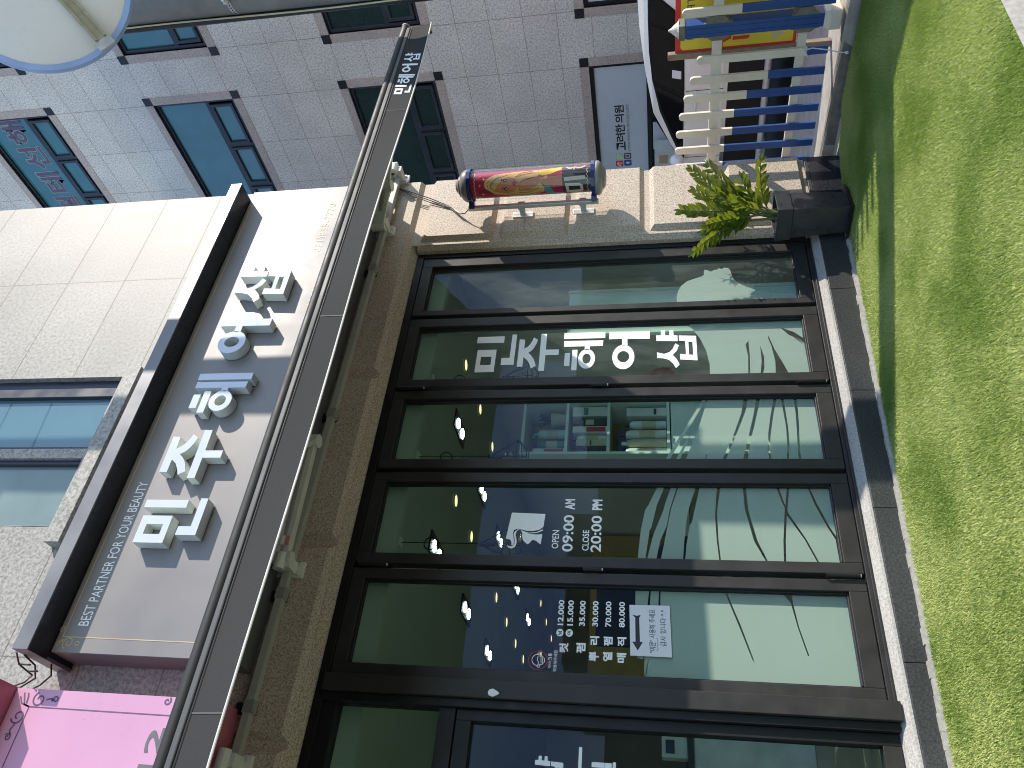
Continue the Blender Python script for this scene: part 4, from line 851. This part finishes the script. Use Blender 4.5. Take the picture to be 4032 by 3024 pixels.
for z in (1.90, 2.395):
    q = MB(); q.box(RX-.03,RX+.03,-.172,-.161,z-.085,z+.085,'galv'); q.box(RX-.014,RX+.014,RY+.017,-.172,z-.022,z+.022,'galv'); q.build('wall_mount', bl, bevel=.002)
    q = MB(); q.box(RX-.024,RX+.024,RY-.024,RY+.024,z-.028,z+.028,'galv'); q.build('clamp', bl, bevel=.003)
cb = MB()
for k in range(3):
    o_ = .012*(k-1); cb.tube([(5.40,-.20,3.60),(5.28+o_,-.185,3.38-o_),(5.20+o_*2,-.175,3.22),(5.10+o_,-.175,3.03+o_),(4.985,-.19,2.92+o_),(4.955,-.22,2.87),(4.958,-.262,2.83)], .0042, 'wirecage', 7)
tag(cb.build('lamp_cable', smooth=True), 'thin black cables hanging from the awning bracket to the barber lamp', 'cable')

# ================================================================== PLANTER and PLANT
def rotz(p, c, a): x, y = p[0]-c[0], p[1]-c[1]; return (c[0]+x*math.cos(a)-y*math.sin(a), c[1]+x*math.sin(a)+y*math.cos(a))
PC = (4.645, -.285); PA = rad(9); PZ = turf_z(*PC)+.012
pt = thing('planter_pot', 'tall square black plastic planter standing on the turf in front of the pilaster', 'planter', (PC[0], PC[1], PZ))
def sq_lathe(mb, prof, mt):
    vs = []; fs = []
    for hw, z in prof:
        for sx, sy in ((-1,-1),(1,-1),(1,1),(-1,1)): p_ = rotz((PC[0]+sx*hw, PC[1]+sy*hw), PC, PA); vs.append((p_[0], p_[1], PZ+z))
    for i in range(len(prof)-1):
        for k in range(4): fs.append((i*4+k, i*4+(k+1)%4, (i+1)*4+(k+1)%4, (i+1)*4+k))
    mb.add(vs, fs, mt)
q = MB(); sq_lathe(q, [(.105,.018),(.119,.41),(.108,.41)], 'pot'); q.build('body', pt, bevel=.005)
q = MB(); sq_lathe(q, [(.120,.408),(.128,.412),(.133,.520),(.121,.520),(.119,.47)], 'pot'); q.build('rim', pt, bevel=.004)
q = MB(); sq_lathe(q, [(1e-3,0),(.125,0),(.150,.030),(.146,.030),(.118,.012),(1e-3,.012)], 'pot'); q.build('saucer', pt, bevel=.003)
q = MB(); sq_lathe(q, [(.118,.490),(.05,.500),(1e-3,.502)], 'soil'); q.build('soil', pt)
pl = thing('zz_plant', 'glossy green plant with feather like stems of leaflets growing in the black planter', 'plant', (PC[0], PC[1], PZ+.49))
def leaf(mb, base, d, up, ln, wd):
    d = Vector(d).normalized(); s = d.cross(Vector(up)).normalized(); nrm = s.cross(d)
    vs = []; K = 6
    for i in range(K+1):
        t = i/K; wv = wd*math.sin(math.pi*min(1, t*.96+.03))**.75*(1-.15*t); c = Vector(base)+d*ln*t-nrm*ln*.16*t*t
        vs += [c-s*wv+nrm*wv*.35, c, c+s*wv+nrm*wv*.35]
    fs = []
    for i in range(K): a = i*3; fs += [(a,a+1,a+4,a+3),(a+1,a+2,a+5,a+4)]
    mb.add(vs, fs, 'leaf')
tips = [(4.735,-.31,1.135,22,1),(5.07,-.42,1.05,20,1),(4.90,-.36,1.03,18,1),(5.12,-.42,.925,16,1),(5.02,-.50,.555,13,1),(4.36,-.24,1.06,20,1),(4.57,-.30,.92,18,1),(4.97,-.36,.80,15,1),(4.51,-.36,.95,17,1),(4.80,-.42,.90,15,1),(4.62,-.20,.97,16,1),(4.66,-.44,.74,11,1),(4.86,-.47,.70,11,1)]
for i, (x, y, z, nl, _) in enumerate(tips):
    base = Vector((PC[0]+random.uniform(-.05,.05), PC[1]+random.uniform(-.05,.05), PZ+.495)); tip = Vector((x,y,z))
    mid = (base+tip)/2+Vector((0,0,.10*random.uniform(.4,1)))-Vector(((tip-base).x*.24,(tip-base).y*.24,0))
    bz = lambda t: base*(1-t)**2+mid*2*t*(1-t)+tip*t*t
    q = MB(); q.tube([bz(k/10) for k in range(11)], [.0085-.006*k/10 for k in range(11)], 'stem', 8); st = q.build('stem', pl, smooth=True)
    q = MB(); tw = random.uniform(-.9, .9)
    for k in range(nl):
        t = .34+.64*k/(nl-1); c = bz(t); tn = (bz(min(1,t+.03))-bz(t-.03)).normalized()
        view = Vector((-.62,-.78,0)); side = tn.cross(view).normalized()
        side = (Matrix.Rotation(tw+random.uniform(-.22,.22), 3, tn) @ side); up = side.cross(tn)
        if k % 2: side = -side
        d = (side*.62+tn*.88+up*random.uniform(.05,.3)+Vector((random.uniform(-.1,.1),)*3))
        leaf(q, c, d, up*(1 if k % 2 else -1) if False else -up, random.uniform(.095,.125)*(1-.42*max(0,t-.72)/.28), random.uniform(.017,.022))
    leaf(q, tip, (bz(1)-bz(.94)), Vector((-.6,-.8,.2)), .065, .012)
    q.build('leaflets', st, smooth=True)

# ================================================================== PICKET FENCE
FX = 5.70
fn = thing('picket_fence', 'white and blue plastic picket fence along the turf kerb beside the car', 'fence', (FX, -1.2, -.01))
def picket(y, top, split, white=.0):
    wd = .0315; b0 = .058
    n = 10; out = [(y-wd, split), (y+wd, split), (y+wd, top-wd)]+[(y+wd*math.cos(math.pi*k/n), top-wd+wd*math.sin(math.pi*k/n)) for k in range(1, n)]+[(y-wd, top-wd)]
    fr2 = ((FX-.028,0,0),(0,1,0),(0,0,1),(-1,0,0))
    q = MB(); q.poly([out], fr2, -.022, 0, 'fence_white'); po = q.build('picket', fn, bevel=.003)
    q = MB(); q.box(FX-.0275, FX-.0065, y-wd+.0008, y+wd-.0008, b0, split-.0005, 'fence_blue'); q.build('painted_foot', po, bevel=.003)
for y, top, sp in ((.54,1.02,.72),(.37,1.10,.75),(.20,1.155,.77),(.03,1.166,.766),(-.142,1.163,.762),(-.303,1.155,.705),(-.47,1.132,.701),(-.630,1.098,.615),(-.788,1.053,.469),(-.956,1.004,.207),(-1.335,1.118,.696),(-1.50,1.14,.70),(-1.67,1.155,.74),(-1.84,1.155,.74),(-2.0,1.14,.72),(-2.17,1.11,.66)): picket(y, top, sp)
for z0, z1 in ((.822,.894),(.218,.281)):
    for ya, yb in ((.62,-1.115),(-1.285,-2.3)):
        q = MB(); q.box(FX-.005, FX+.028, yb, ya, z0, z1, 'fence_white'); q.build('rail', fn, bevel=.004)
YP = -1.205; PW = .050
q = MB(); q.box(FX-PW, FX+PW, YP-PW, YP+PW, .12, 1.098, 'fence_blue')
for dy in (-.022, .022): q.box(FX-PW-.0012, FX-PW+.001, YP+dy-.001, YP+dy+.001, .13, 1.09, 'frame_dark')
po = q.build('post', fn, bevel=.004)
q = MB(); q.box(FX-PW-.006,FX+PW+.006,YP-PW-.006,YP+PW+.006,1.098,1.142,'fence_bracket'); q.lathe((FX,YP,1.142),(0,0,1),[(.066,0),(.05,.012),(.038,.03),(.016,.055),(.010,.064),(.008,.072),(1e-4,.076)],'fence_white',20); q.build('post_cap', po)
q = MB(); q.add([(FX+sx*.072,YP+sy*.072,.012) for sx,sy in ((-1,-1),(1,-1),(1,1),(-1,1))]+[(FX+sx*.072,YP+sy*.072,.085) for sx,sy in ((-1,-1),(1,-1),(1,1),(-1,1))]+[(FX+sx*.056,YP+sy*.056,.125) for sx,sy in ((-1,-1),(1,-1),(1,1),(-1,1))],
  [(0,3,2,1),(0,1,5,4),(1,2,6,5),(2,3,7,6),(3,0,4,7),(4,5,9,8),(5,6,10,9),(6,7,11,10),(7,4,8,11),(8,9,10,11)],'fence_white'); q.build('post_base', po, bevel=.006)
for z in (.858, .25):
    for sy in (-1, 1):
        y0 = YP+sy*PW; y1 = YP+sy*(PW+.045); q = MB(); vs = []
        for y, hw, hz in ((y0,.050,.085),(y1,.030,.045)): vs += [(FX-hw,y,z-hz),(FX+hw,y,z-hz),(FX+hw,y,z+hz),(FX-hw,y,z+hz)]
        q.add(vs, [(0,1,5,4),(1,2,6,5),(2,3,7,6),(3,0,4,7),(4,5,6,7),(0,3,2,1)], 'fence_bracket'); q.box(FX-.052,FX-.02,min(y0,y0+sy*.006),max(y0,y0+sy*.006),z-.10,z+.10,'fence_bracket'); q.build('rail_bracket', po, bevel=.002)
# kerb under the fence
q = MB(); n2 = 40; vs = []
for i in range(n2+1):
    y = -6+ (9+6)*i/n2; j = .012*math.sin(i*2.1)+.008*math.sin(i*5.3)
    vs += [(5.60+j,y,-.19),(5.598+j*.6,y,-.026),(5.612+j*.4,y,-.010+.003*math.sin(i*3.)),(5.66,y,-.009),(5.66,y,-.19)]
fs = []
for i in range(n2):
    for k in range(4): a = i*5+k; fs.append((a,a+5,a+6,a+1))
q.add(vs, fs, 'concrete_dark'); tag(q.build('fence_kerb'), kind='structure')
q = MB(); q.tube([(FX-.03,-.99,.24),(FX-.045,-.985,.235),(FX-.05,-.95,.215),(FX-.047,-.925,.20)], .007, 'paper', 8); q.tube([(FX-.04,-.975,.235),(FX-.06,-1.0,.18),(FX-.10,-1.0,.08),(FX-.12,-.985,.0),(FX-.125,-.98,-.045)], .0045, 'paper', 8); q.sphere((FX-.125,-.98,-.055), .014, 'paper', 10)
tag(q.build('knotted_cord', smooth=True), 'thin white cord tied round the lowest white picket, its knot hanging over the kerb', 'cord')

# ================================================================== YELLOW BANNER
BX = 5.93
bn = thing('banner_sign', 'yellow banner with a red border standing behind the fence seen from its back', 'banner', (BX, -2.2, -.01))
q = MB(); q.box(BX, BX+.008, -3.2, -.885, .245, 1.158, 'banner_red'); q.build('sheet', bn)
q = MB(); q.poly([[(.905,.275),(3.17,.275),(3.17,1.118),(.925,1.118),(.905,1.10)]], fx(BX), .0015, .0015, 'banner_yellow'); q.poly([rect(.887,3.2,.245,.252)], fx(BX), .0015, .0015, 'paper'); q.build('printed_field', bn, fix=False)
q = MB(); Fb = fx(BX)
text(q, 'GH', (.990,1.098,1.018,1.070), Fb, .0025, 'banner_brown', .0, mirror=True); text(q, 'TR', (1.215,1.33,1.015,1.070), Fb, .0025, 'banner_brown', .0, mirror=True)
text(q, 'do?', (.925,1.33,.345,.435), Fb, .0025, 'banner_lilac', .01, mirror=True)
for l in ([(.905,.795),(.940,.795),(.965,.745),(.965,.735),(.99,.735),(.99,.790),(1.06,.80),(1.06,.83),(.935,.835),(.905,.83)], [(.955,.725),(.985,.725),(.985,.60),(.965,.598),(.955,.62)], [(1.10,.80),(1.20,.74),(1.22,.765),(1.13,.825)], [(1.28,.78),(1.40,.79),(1.40,.70),(1.30,.69)]):
    q.poly([l], Fb, .0025, .0025, 'banner_red')
q.build('lettering', bn, fix=False)
q = MB(); q.box(BX-.02,BX+.03,-.885,-.835,-.01,1.215,'wood'); q.build('timber_post', bn, bevel=.003)
q = MB(); q.box(BX+.009,BX+.04,-3.2,-.885,.98,1.02,'wood'); q.build('timber_rail', bn)

# ================================================================== WHITE CAR
CX = 7.42; CW = 1.74
car = thing('parked_car', 'white car with dark windows parked behind the picket fence', 'car', (CX+CW/2, .1, -.012))
prof = [(-1.95,.45),(-1.98,.95),(-1.80,1.10),(-1.35,1.42),(-.9,1.475),(-.55,1.490),(-.07,1.472),(.32,1.425),(.75,1.345),(1.10,1.17),(1.36,1.015),(1.9,.955),(2.25,.85),(2.36,.62),(2.34,.30)]
low = [(2.2,.22),(-1.85,.22)]
def inset(z): return 0.0 if z < 1.0 else (z-1.0)*.42+max(0, z-1.38)*2.6
q = MB(); pr = prof+low; n3 = len(pr)
def sec(x, i_): return [(x+(i_*inset(z)), y, z-.012) for y, z in pr]
vs = sec(CX, 1)+sec(CX+CW, -1); q.add(vs, [(i, (i+1) % n3, n3+(i+1) % n3, n3+i) for i in range(n3)], 'car_white')
tri = tessellate_polygon([[Vector((p[0], p[1], 0)) for p in pr]])
q.add(sec(CX, 1), tri, 'car_white'); q.add(sec(CX+CW, -1), tri, 'car_white'); body = q.build('body', car)
def on_side(pts, off, mt, name, par):
    q = MB(); tri = tessellate_polygon([[Vector((p[0], p[1], 0)) for p in pts]])
    # cut into thin rows so it follows the tumblehome
    q.add([(CX+inset(z)-off, y, z-.012) for y, z in pts], tri, mt); return q.build(name, par, fix=False)
on_side([(1.29,1.035),(.4,1.028),(-.30,1.04),(-.42,1.13),(-.60,1.375),(-.3,1.385),(.05,1.380),(.36,1.352),(.72,1.278),(1.00,1.165)], .004, 'car_trim', 'window_surround', car)
on_side([(1.20,1.05),(.52,1.045),(.42,1.325),(.70,1.255),(.96,1.148)], .007, 'car_glass', 'front_side_window', car)
on_side([(.46,1.045),(-.16,1.05),(-.24,1.360),(.05,1.357),(.36,1.33)], .007, 'car_glass', 'rear_side_window', car)
on_side([(-.20,1.055),(-.30,1.06),(-.40,1.14),(-.56,1.352),(-.28,1.360)], .007, 'car_glass', 'quarter_window', car)
q = MB(); q.add([(CX-.007+inset(1.06),.30,1.05),(CX-.007+inset(1.15),.30,1.14),(CX-.007+inset(1.15),.21,1.14),(CX-.007+inset(1.06),.21,1.05)], [(0,1,2,3)], 'paper'); q.build('window_notice', car)
on_side([(1.55,.64),(-1.6,.64),(-1.6,.605),(1.55,.60)], .010, 'chrome', 'side_moulding', car)
on_side([(1.62,.598),(-1.6,.602),(-1.6,.24),(1.62,.24)], .006, 'car_clad', 'lower_cladding', car)
q = MB(); q.tube([(CX-.03,1.4,.215),(CX-.03,-1.2,.215)], .035, 'galv', 12); q.build('side_step', car, smooth=True)
for y in (.42, -.95):
    q = MB(); q.tube([(CX-.03,y+.22,.90),(CX-.05,y+.20,.905),(CX-.05,y+.03,.905),(CX-.03,y,.90)], .012, 'car_white', 8); q.build('door_handle', car, smooth=True)
q = MB()
for y in (1.25, .43, -.62): q.box(CX-.0015, CX+.001, y-.003, y+.003, .25, 1.0, 'car_trim')
q.build('door_seam', car)
q = MB(); q.sphere((CX-.11,1.20,1.09), .10, 'car_white', 18, (.95,.55,.78)); mo = q.build('wing_mirror', car, smooth=True)
q = MB(); q.box(CX-.06,CX+.03,1.18,1.24,1.01,1.05,'car_trim'); q.build('mirror_foot', mo)
for y in (1.78, -1.25):
    for sx in (0, 1):
        xx = CX-.002 if sx == 0 else CX+CW-.19; q = MB(); q.tube([(xx,y,.305),(xx+.19,y,.305)], .315, 'tyre', 32); wo = q.build('wheel', car, smooth=True)
        q = MB(); q.tube([(xx-.004 if sx == 0 else xx+.1,y,.305),(xx+.09 if sx == 0 else xx+.194,y,.305)], .20, 'rim', 24); q.build('rim', wo, smooth=True)
q = MB(); q.add([(CX+.17,.80,1.345),(CX+CW-.17,.80,1.345),(CX+CW-.05,1.33,1.04),(CX+.05,1.33,1.04)], [(0,1,2,3)], 'car_glass'); q.build('windscreen', car)

# ================================================================== CLINIC BUILDING across the side street
NX = 10.0
cl = thing('clinic_building', 'grey granite building with dark framed windows across the side street', 'building', (NX+3, 5, -.2))
Y0, Y1, ZT_ = -.85, 16.0, 13.6
cols = [(1.60, 4.02), (-.66, .785)]           # window openings along y
rows = [(4.365,5.665),(7.48,8.79),(10.615,11.93)]
grd = (-.10, 2.19)
q = MB()
ys = sorted([Y0, Y1]+[c for k in cols for c in k]+[6.2, 8.6, 10.8, 13.2]); zs = sorted([-.2, ZT_]+[c for k in rows for c in k]+[2.19])
def is_open(y, z):
    inc = any(a < y < c for a, c in cols+[(6.2,8.6),(10.8,13.2)])
    return inc and (any(a < z < c for a, c in rows) or z < 2.19)
for a, c in zip(ys, ys[1:]):
    for e, g in zip(zs, zs[1:]):
        if not is_open((a+c)/2, (e+g)/2): q.quad((NX,c,e),(NX,a,e),(NX,a,g),(NX,c,g),'granite_grey')
        else: q.quad((NX+.22,c,e),(NX+.22,a,e),(NX+.22,a,g),(NX+.22,c,g),'frame_dark')
q.build('wall', cl, fix=False)
q = MB(); q.quad((NX,Y0,-.2),(NX+9,Y0,-.2),(NX+9,Y0,ZT_),(NX,Y0,ZT_),'granite_grey'); q.quad((NX,Y1,-.2),(NX+9,Y1,-.2),(NX+9,Y1,ZT_),(NX,Y1,ZT_),'granite_grey'); q.quad((NX+9,Y0,-.2),(NX+9,Y1,-.2),(NX+9,Y1,ZT_),(NX+9,Y0,ZT_),'granite_grey'); q.build('side_wall', cl, fix=False)
q = MB(); q.quad((NX,Y0,ZT_),(NX+9,Y0,ZT_),(NX+9,Y1,ZT_),(NX,Y1,ZT_),'concrete'); q.build('roof', cl)
def win_unit(a, c, z0, z1, glass_key, txt=None):
    g = .125
    q = MB(); x = NX-.003
    for l in (rect(-c-g,-a+g,z0-g,z0),rect(-c-g,-a+g,z1,z1+g),rect(-c-g,-c,z0,z1),rect(-a,-a+g,z0,z1)): q.poly([l], fx(NX), .003, .006, 'granite_pink')
    q.build('window_surround', cl, fix=False)
    for yy in (a-g, c):
        for zz in (z0-g, z1): q = MB(); q.box(NX-.014, NX-.001, yy, yy+g, zz, zz+g-.003, 'black_stone'); q.build('corner_block', cl)
    f = MB(); x0, x1 = NX+.03, NX+.10; t = .05; zm = z0+.46
    f.box(x0,x1,a,a+t,z0,z1,'navy_frame'); f.box(x0,x1,c-t,c,z0,z1,'navy_frame'); f.box(x0,x1,a+t,c-t,z0,z0+t,'navy_frame'); f.box(x0,x1,a+t,c-t,z1-t,z1,'navy_frame'); f.box(x0,x1,a+t,c-t,zm-.03,zm+.03,'navy_frame')
    f.box(NX-.02, x1, a, c, z1-.012, z1-.001, 'navy_frame'); f.box(NX-.004, x0, a, a+.012, z0, z1-.012, 'navy_frame')
    wn = (c-a-2*t)/3
    for k in (1, 2): yk = a+t+wn*k; f.box(x0,x1,yk-.03,yk+.03,z0+t,zm-.03,'navy_frame')
    for k in range(3):
        ya, yb = a+t+wn*k+.032, a+t+wn*(k+1)-.032; s = .045
        for bb in ((ya,ya+s,z0+t+.01,zm-.035),(yb-s,yb,z0+t+.01,zm-.035),(ya+s,yb-s,z0+t+.01,z0+t+.01+s),(ya+s,yb-s,zm-.035-s,zm-.035)): f.box(x0-.022,x0+.02,*bb,'navy_frame')
    fo_ = f.build('window', cl, bevel=.004)
    q = MB(); q.quad((x0+.035,c-t,zm+.03),(x0+.035,a+t,zm+.03),(x0+.035,a+t,z1-t),(x0+.035,c-t,z1-t),glass_key); q.build('pane', fo_, fix=False)
    for k in range(3):
        ya, yb = a+t+wn*k+.05, a+t+wn*(k+1)-.05; q = MB(); q.quad((x0+.012,yb,z0+t),(x0+.012,ya,z0+t),(x0+.012,ya,zm-.03),(x0+.012,yb,zm-.03),glass_key); q.build('pane', fo_, fix=False)
    return fo_, x0+.035
for ci, (a, c) in enumerate(cols):
    for ri, (z0, z1) in enumerate(rows):
        key = 'win_green' if ri == 0 else 'win_teal'  # upper panes coloured for mirrored sky, lowest row darker for the mirrored wall
        fo_, xp = win_unit(a, c, z0, z1, key)
        if ci == 0 and ri == 2:
            q = MB(); F2_ = ((xp,0,0),(0,-1,0),(0,0,1),(-1,0,0))
            for s, ya, yb in (('해',1.66,2.12),('선',2.16,2.62),('테',2.66,3.12),('필',3.17,3.62)):
                text(q, s, (-yb,-ya,11.20,11.66), F2_, .003, 'win_frost', .055); text(q, s, (-yb+.02,-ya-.02,11.22,11.64), F2_, .006, 'violet_print', .012)
            q.build('lettering', fo_, fix=False)
for a, c in ((6.2,8.6),(10.8,13.2)):
    for z0, z1 in rows: win_unit(a, c, z0, z1, 'win_teal')
# ground floor shopfront with the clinic film
q = MB(); g = .125
for a, c in cols:
    for l in (rect(-c-g,-a+g,2.19,2.19+g),rect(-c-g,-c,-.15,2.19),rect(-a,-a+g,-.15,2.19)): q.poly([l], fx(NX), .003, .006, 'granite_pink')
q.build('window_surround', cl, fix=False)
for a, c in cols:
    for yy in (a-g, c): q = MB(); q.box(NX-.014, NX-.001, yy, yy+g, 2.19, 2.19+g-.003, 'black_stone'); q.build('corner_block', cl)
for ci, (a, c) in enumerate(cols):
    f = MB(); x0, x1 = NX+.02, NX+.10
    f.box(x0,x1,a,a+.05,-.15,2.19,'frame_dark'); f.box(x0,x1,c-.05,c,-.15,2.19,'frame_dark'); f.box(x0,x1,a+.05,c-.05,2.13,2.19,'frame_dark'); f.box(x0-.02,x1,a+.05,c-.05,1.36,1.42,'frame_dark'); f.box(x0,x1,a+.05,c-.05,-.15,0,'frame_dark')
    so_ = f.build('shop_window', cl, bevel=.004)
    q = MB(); q.quad((NX+.045,c-.05,1.42),(NX+.045,a+.05,1.42),(NX+.045,a+.05,2.13),(NX+.045,c-.05,2.13),'clinic_panel'); q.build('printed_film', so_, fix=False)
    q = MB(); q.quad((NX+.05,c-.05,0),(NX+.05,a+.05,0),(NX+.05,a+.05,1.36),(NX+.05,c-.05,1.36),'win_green'); q.build('pane', so_, fix=False)
    if ci == 0:
        F3 = ((NX+.045,0,0),(0,-1,0),(0,0,1),(-1,0,0)); q = MB()
        for s, ya, yb in (('고',2.89,3.04),('려',2.74,2.885),('한',2.585,2.73),('의',2.42,2.56),('원',2.27,2.405)): text(q, s, (-yb,-ya,1.748,1.885), F3, .002, 'black_print', .022)
        text(q, 'KOREA ORIENTAL MEDICINE CLINIC', (-3.06,-2.26,1.680,1.714), F3, .002, 'grey_print', 0)
        q.build('lettering', so_, fix=False)
        q = MB()
        def rr(y0, y1, z0, z1, r=.018): return [(a_[0]+r*math.cos(rad(t_)), a_[1]+r*math.sin(rad(t_))) for a_, s_ in (((-y0-r,z1-r),0),((-y1+r,z1-r),90),((-y1+r,z0+r),180),((-y0-r,z0+r),270)) for t_ in (s_,s_+30,s_+60,s_+90)]
        q.poly([rr(3.10,3.21,1.797,1.908)], F3, .002, .002, 'print_green'); q.poly([rr(3.095,3.205,1.672,1.783)], F3, .002, .002, 'violet_print'); q.poly([rr(3.225,3.335,1.797,1.908)], F3, .002, .002, 'banner_red'); q.poly([rr(3.22,3.33,1.672,1.783)], F3, .002, .002, 'fence_blue')
        W_ = 'white_vinyl'
        q.poly([[(-3.295,1.719),(-3.295,1.736),(-3.283,1.736),(-3.283,1.755),(-3.267,1.755),(-3.267,1.736),(-3.255,1.736),(-3.255,1.719),(-3.267,1.719),(-3.267,1.700),(-3.283,1.700),(-3.283,1.719)]], F3, .003, .003, W_)
        strip(q, [(-3.155,1.815),(-3.185,1.85),(-3.185,1.878),(-3.165,1.882),(-3.155,1.865),(-3.145,1.882),(-3.127,1.878),(-3.125,1.855),(-3.145,1.825)], .008, F3, .003, W_)
        strip(q, [(-3.175,1.755),(-3.175,1.705),(-3.16,1.692),(-3.14,1.692),(-3.125,1.705),(-3.125,1.75),(-3.175,1.75)], .008, F3, .003, W_); strip(q, [(-3.13,1.74),(-3.112,1.766)], .008, F3, .003, W_)
        strip(q, spiral(-3.28,1.825,.004,.018,0,500,20), .006, F3, .003, W_)
        for an in (60,85,110,135,160): strip(q, [(-3.28+.027*math.cos(rad(an)),1.83+.027*math.sin(rad(an))),(-3.28+.060*math.cos(rad(an)),1.83+.060*math.sin(rad(an)))], .009, F3, .003, W_)
        q.build('clinic_logo', so_, fix=False)
# white cabinet with a yellow sticker in front of the clinic
o = thing('outdoor_cabinet', 'pale grey metal cabinet with a yellow sticker below the clinic panel', 'cabinet', (9.72,3.25,-.2)); q = MB(); q.box(9.6,9.88,2.79,3.75,-.2,1.325,'white_metal'); q.box(9.597,9.6,3.04,3.046,-.1,1.3,'grey_metal'); q.build('case', o, bevel=.008)
q = MB(); q.box(9.596,9.6,2.845,2.985,1.14,1.265,'gold'); q.build('sticker', o)
o = thing('white_wall_panel', 'white panel on the dark shop window behind the car windscreen', 'panel', (9.97,2.8,.6)); q = MB(); q.box(9.96,9.985,2.55,3.0,.9,1.34,'clinic_panel'); q.build('board', o)

# ================================================================== UTILITY POLE with mirror
PX, PY = 5.37, -2.005
up = thing('utility_pole', 'grey concrete utility pole with a steel band standing at the turf edge', 'utility pole', (PX, PY, -.15))
q = MB(); q.tube([(PX,PY,-.19),(PX,PY,3),(PX,PY,7),(PX,PY,11)], [.195,.166,.140,.120], 'pole', 40); q.build('shaft', up, smooth=True)
q = MB(); q.lathe((PX,PY,4.22),(0,0,1),[(.157,0),(.161,0),(.161,.03),(.157,.03)],'galv',40)
v0 = Vector((-.9004,-.4347,0)); sd_ = Vector((-.4347,.9004,0))
for k in range(9):
    a = .5+k*.13; p_ = Vector((PX,PY,4.235))+(v0*math.cos(a)+sd_*math.sin(a))*.1615; q.sphere(p_, .006, 'wirecage', 6)
bp = Vector((PX,PY,4.235))+(v0*math.cos(.35)+sd_*math.sin(.35))*.163; q.tube([bp, bp+v0*.06], .014, 'galv', 10); q.tube([bp+v0*.02-sd_*.03, bp+v0*.02+sd_*.03], .02, 'galv', 10); q.build('steel_band', up)
bp = Vector((PX,PY,3.86))+(v0*math.cos(.35)+sd_*math.sin(.35))*.158; q = MB(); q.tube([bp, bp+v0*.07], .011, 'galv', 10); q.tube([bp+v0*.055, bp+v0*.075], .019, 'galv', 8); q.build('step_bolt', up, smooth=True)
cp = Vector((PX,PY,0))+(v0*math.cos(1.45)+sd_*math.sin(1.45))*.178
q = MB(); q.tube([(cp.x,cp.y,-.15),(cp.x,cp.y,3.0),(cp.x-.0,cp.y-.0,7.5)], .024, 'conduit', 14); q.build('conduit', up, smooth=True)
cp2 = Vector((PX,PY,0))+(v0*math.cos(1.22)+sd_*math.sin(1.22))*.182
q = MB(); q.tube([(cp2.x+.004*math.sin(z*3),cp2.y+.006*math.sin(z*2.2),z) for z in [i*.25 for i in range(30)]], .006, 'wire_yellow', 8); q.build('yellow_cable', up, smooth=True)
mc = Vector((4.32,-2.62,4.84)); mn = Vector((-.52,-.74,-.42)).normalized()
mr_ = thing('convex_mirror', 'round traffic mirror seen from its cream white back with a steel strip across it', 'traffic mirror', mc)
R_ = .500
q = MB(); q.lathe(mc, mn, [(1e-4,.055),(.15,.052),(.30,.042),(.42,.022),(R_-.036,.006),(R_-.036,-.02)], 'mirror_back', 64); q.build('back_shell', mr_, smooth=True)
q = MB(); q.lathe(mc, mn, [(R_-.038,.010),(R_-.006,.008),(R_,-.004),(R_-.002,-.03),(R_-.04,-.035)], 'mirror_rim', 64); q.build('rim', mr_, smooth=True)
q = MB(); q.lathe(mc, mn, [(1e-4,-.09),(.2,-.076),(.35,-.05),(R_-.04,-.03)], 'chrome', 48); q.build('mirror_face', mr_, smooth=True)
ur = Vector((0,0,1)).cross(mn).normalized()
if ur.dot(Vector((.6,-.8,0))) < 0: ur = -ur          # to the right as seen from the street
uu = Vector((0,0,1)); uu = (uu-mn*uu.dot(mn)).normalized()
def mp_(t, s_, h): return mc+ur*(-.30+.752*t-.66*s_)+uu*(-.35+.66*t+.752*s_)+mn*h
q = MB()
for dd in (-.030,.030): q.beam(mp_(.0,dd,.075), mp_(.98,dd,.075), .016, .014, 'brass', up=tuple(mn))
q.beam(mp_(-.01,0,.064), mp_(.98,0,.064), .058, .008, 'brass', up=tuple(mn)); q.build('bracket_strip', mr_)
q = MB(); q.beam(mp_(-.03,-.05,.062), mp_(-.03,.05,.062), .05, .02, 'galv', up=tuple(mn)); q.build('bracket_plate', mr_)
q = MB(); q.tube([mp_(.75,0,.07), Vector((PX-.1,PY-.06,5.35))], .024, 'galv', 12); q.build('mounting_arm', mr_, smooth=True)
q = MB()
for a, b_ in (((PX,PY,8.4),(3.0,-.1,9.2)),((PX,PY,8.1),(-9,-1.5,7.9)),((PX,PY,8.6),(-9,-1.2,8.4))):
    a, b_ = Vector(a), Vector(b_); q.tube([a.lerp(b_, t/12)-Vector((0,0,.5*math.sin(math.pi*t/12))) for t in range(13)], .008, 'conduit', 6)
tag(q.build('overhead_wires', smooth=True), 'black overhead wires strung from the utility pole', 'wires')

# ================================================================== unseen low building added across the street to fill the shop glass reflection
ob_ = thing('added_far_building', 'unseen plain dark building added across the street for the shop glass to mirror', 'building', (8, -24, -.2))
for xa, xb, hh in ((-22,2,4.3),(2.05,9,3.3),(9.05,15,4.9),(15.05,22,3.8),(22.05,44,5.0)):
    q = MB(); q.box(xa, xb, -34, -24, -.2, hh, 'granite_dark'); q.build('wall', ob_)
for i in range(14):
    x = -19+i*4.5
    for z0, z1 in ((.7,2.6),): q = MB(); q.box(x, x+2.4, -24.03, -23.98, z0, z1, 'win_green'); q.box(x-.08, x+2.48, -24.015, -24.0, z0-.08, z1+.08, 'frame_dark'); q.build('window', ob_)
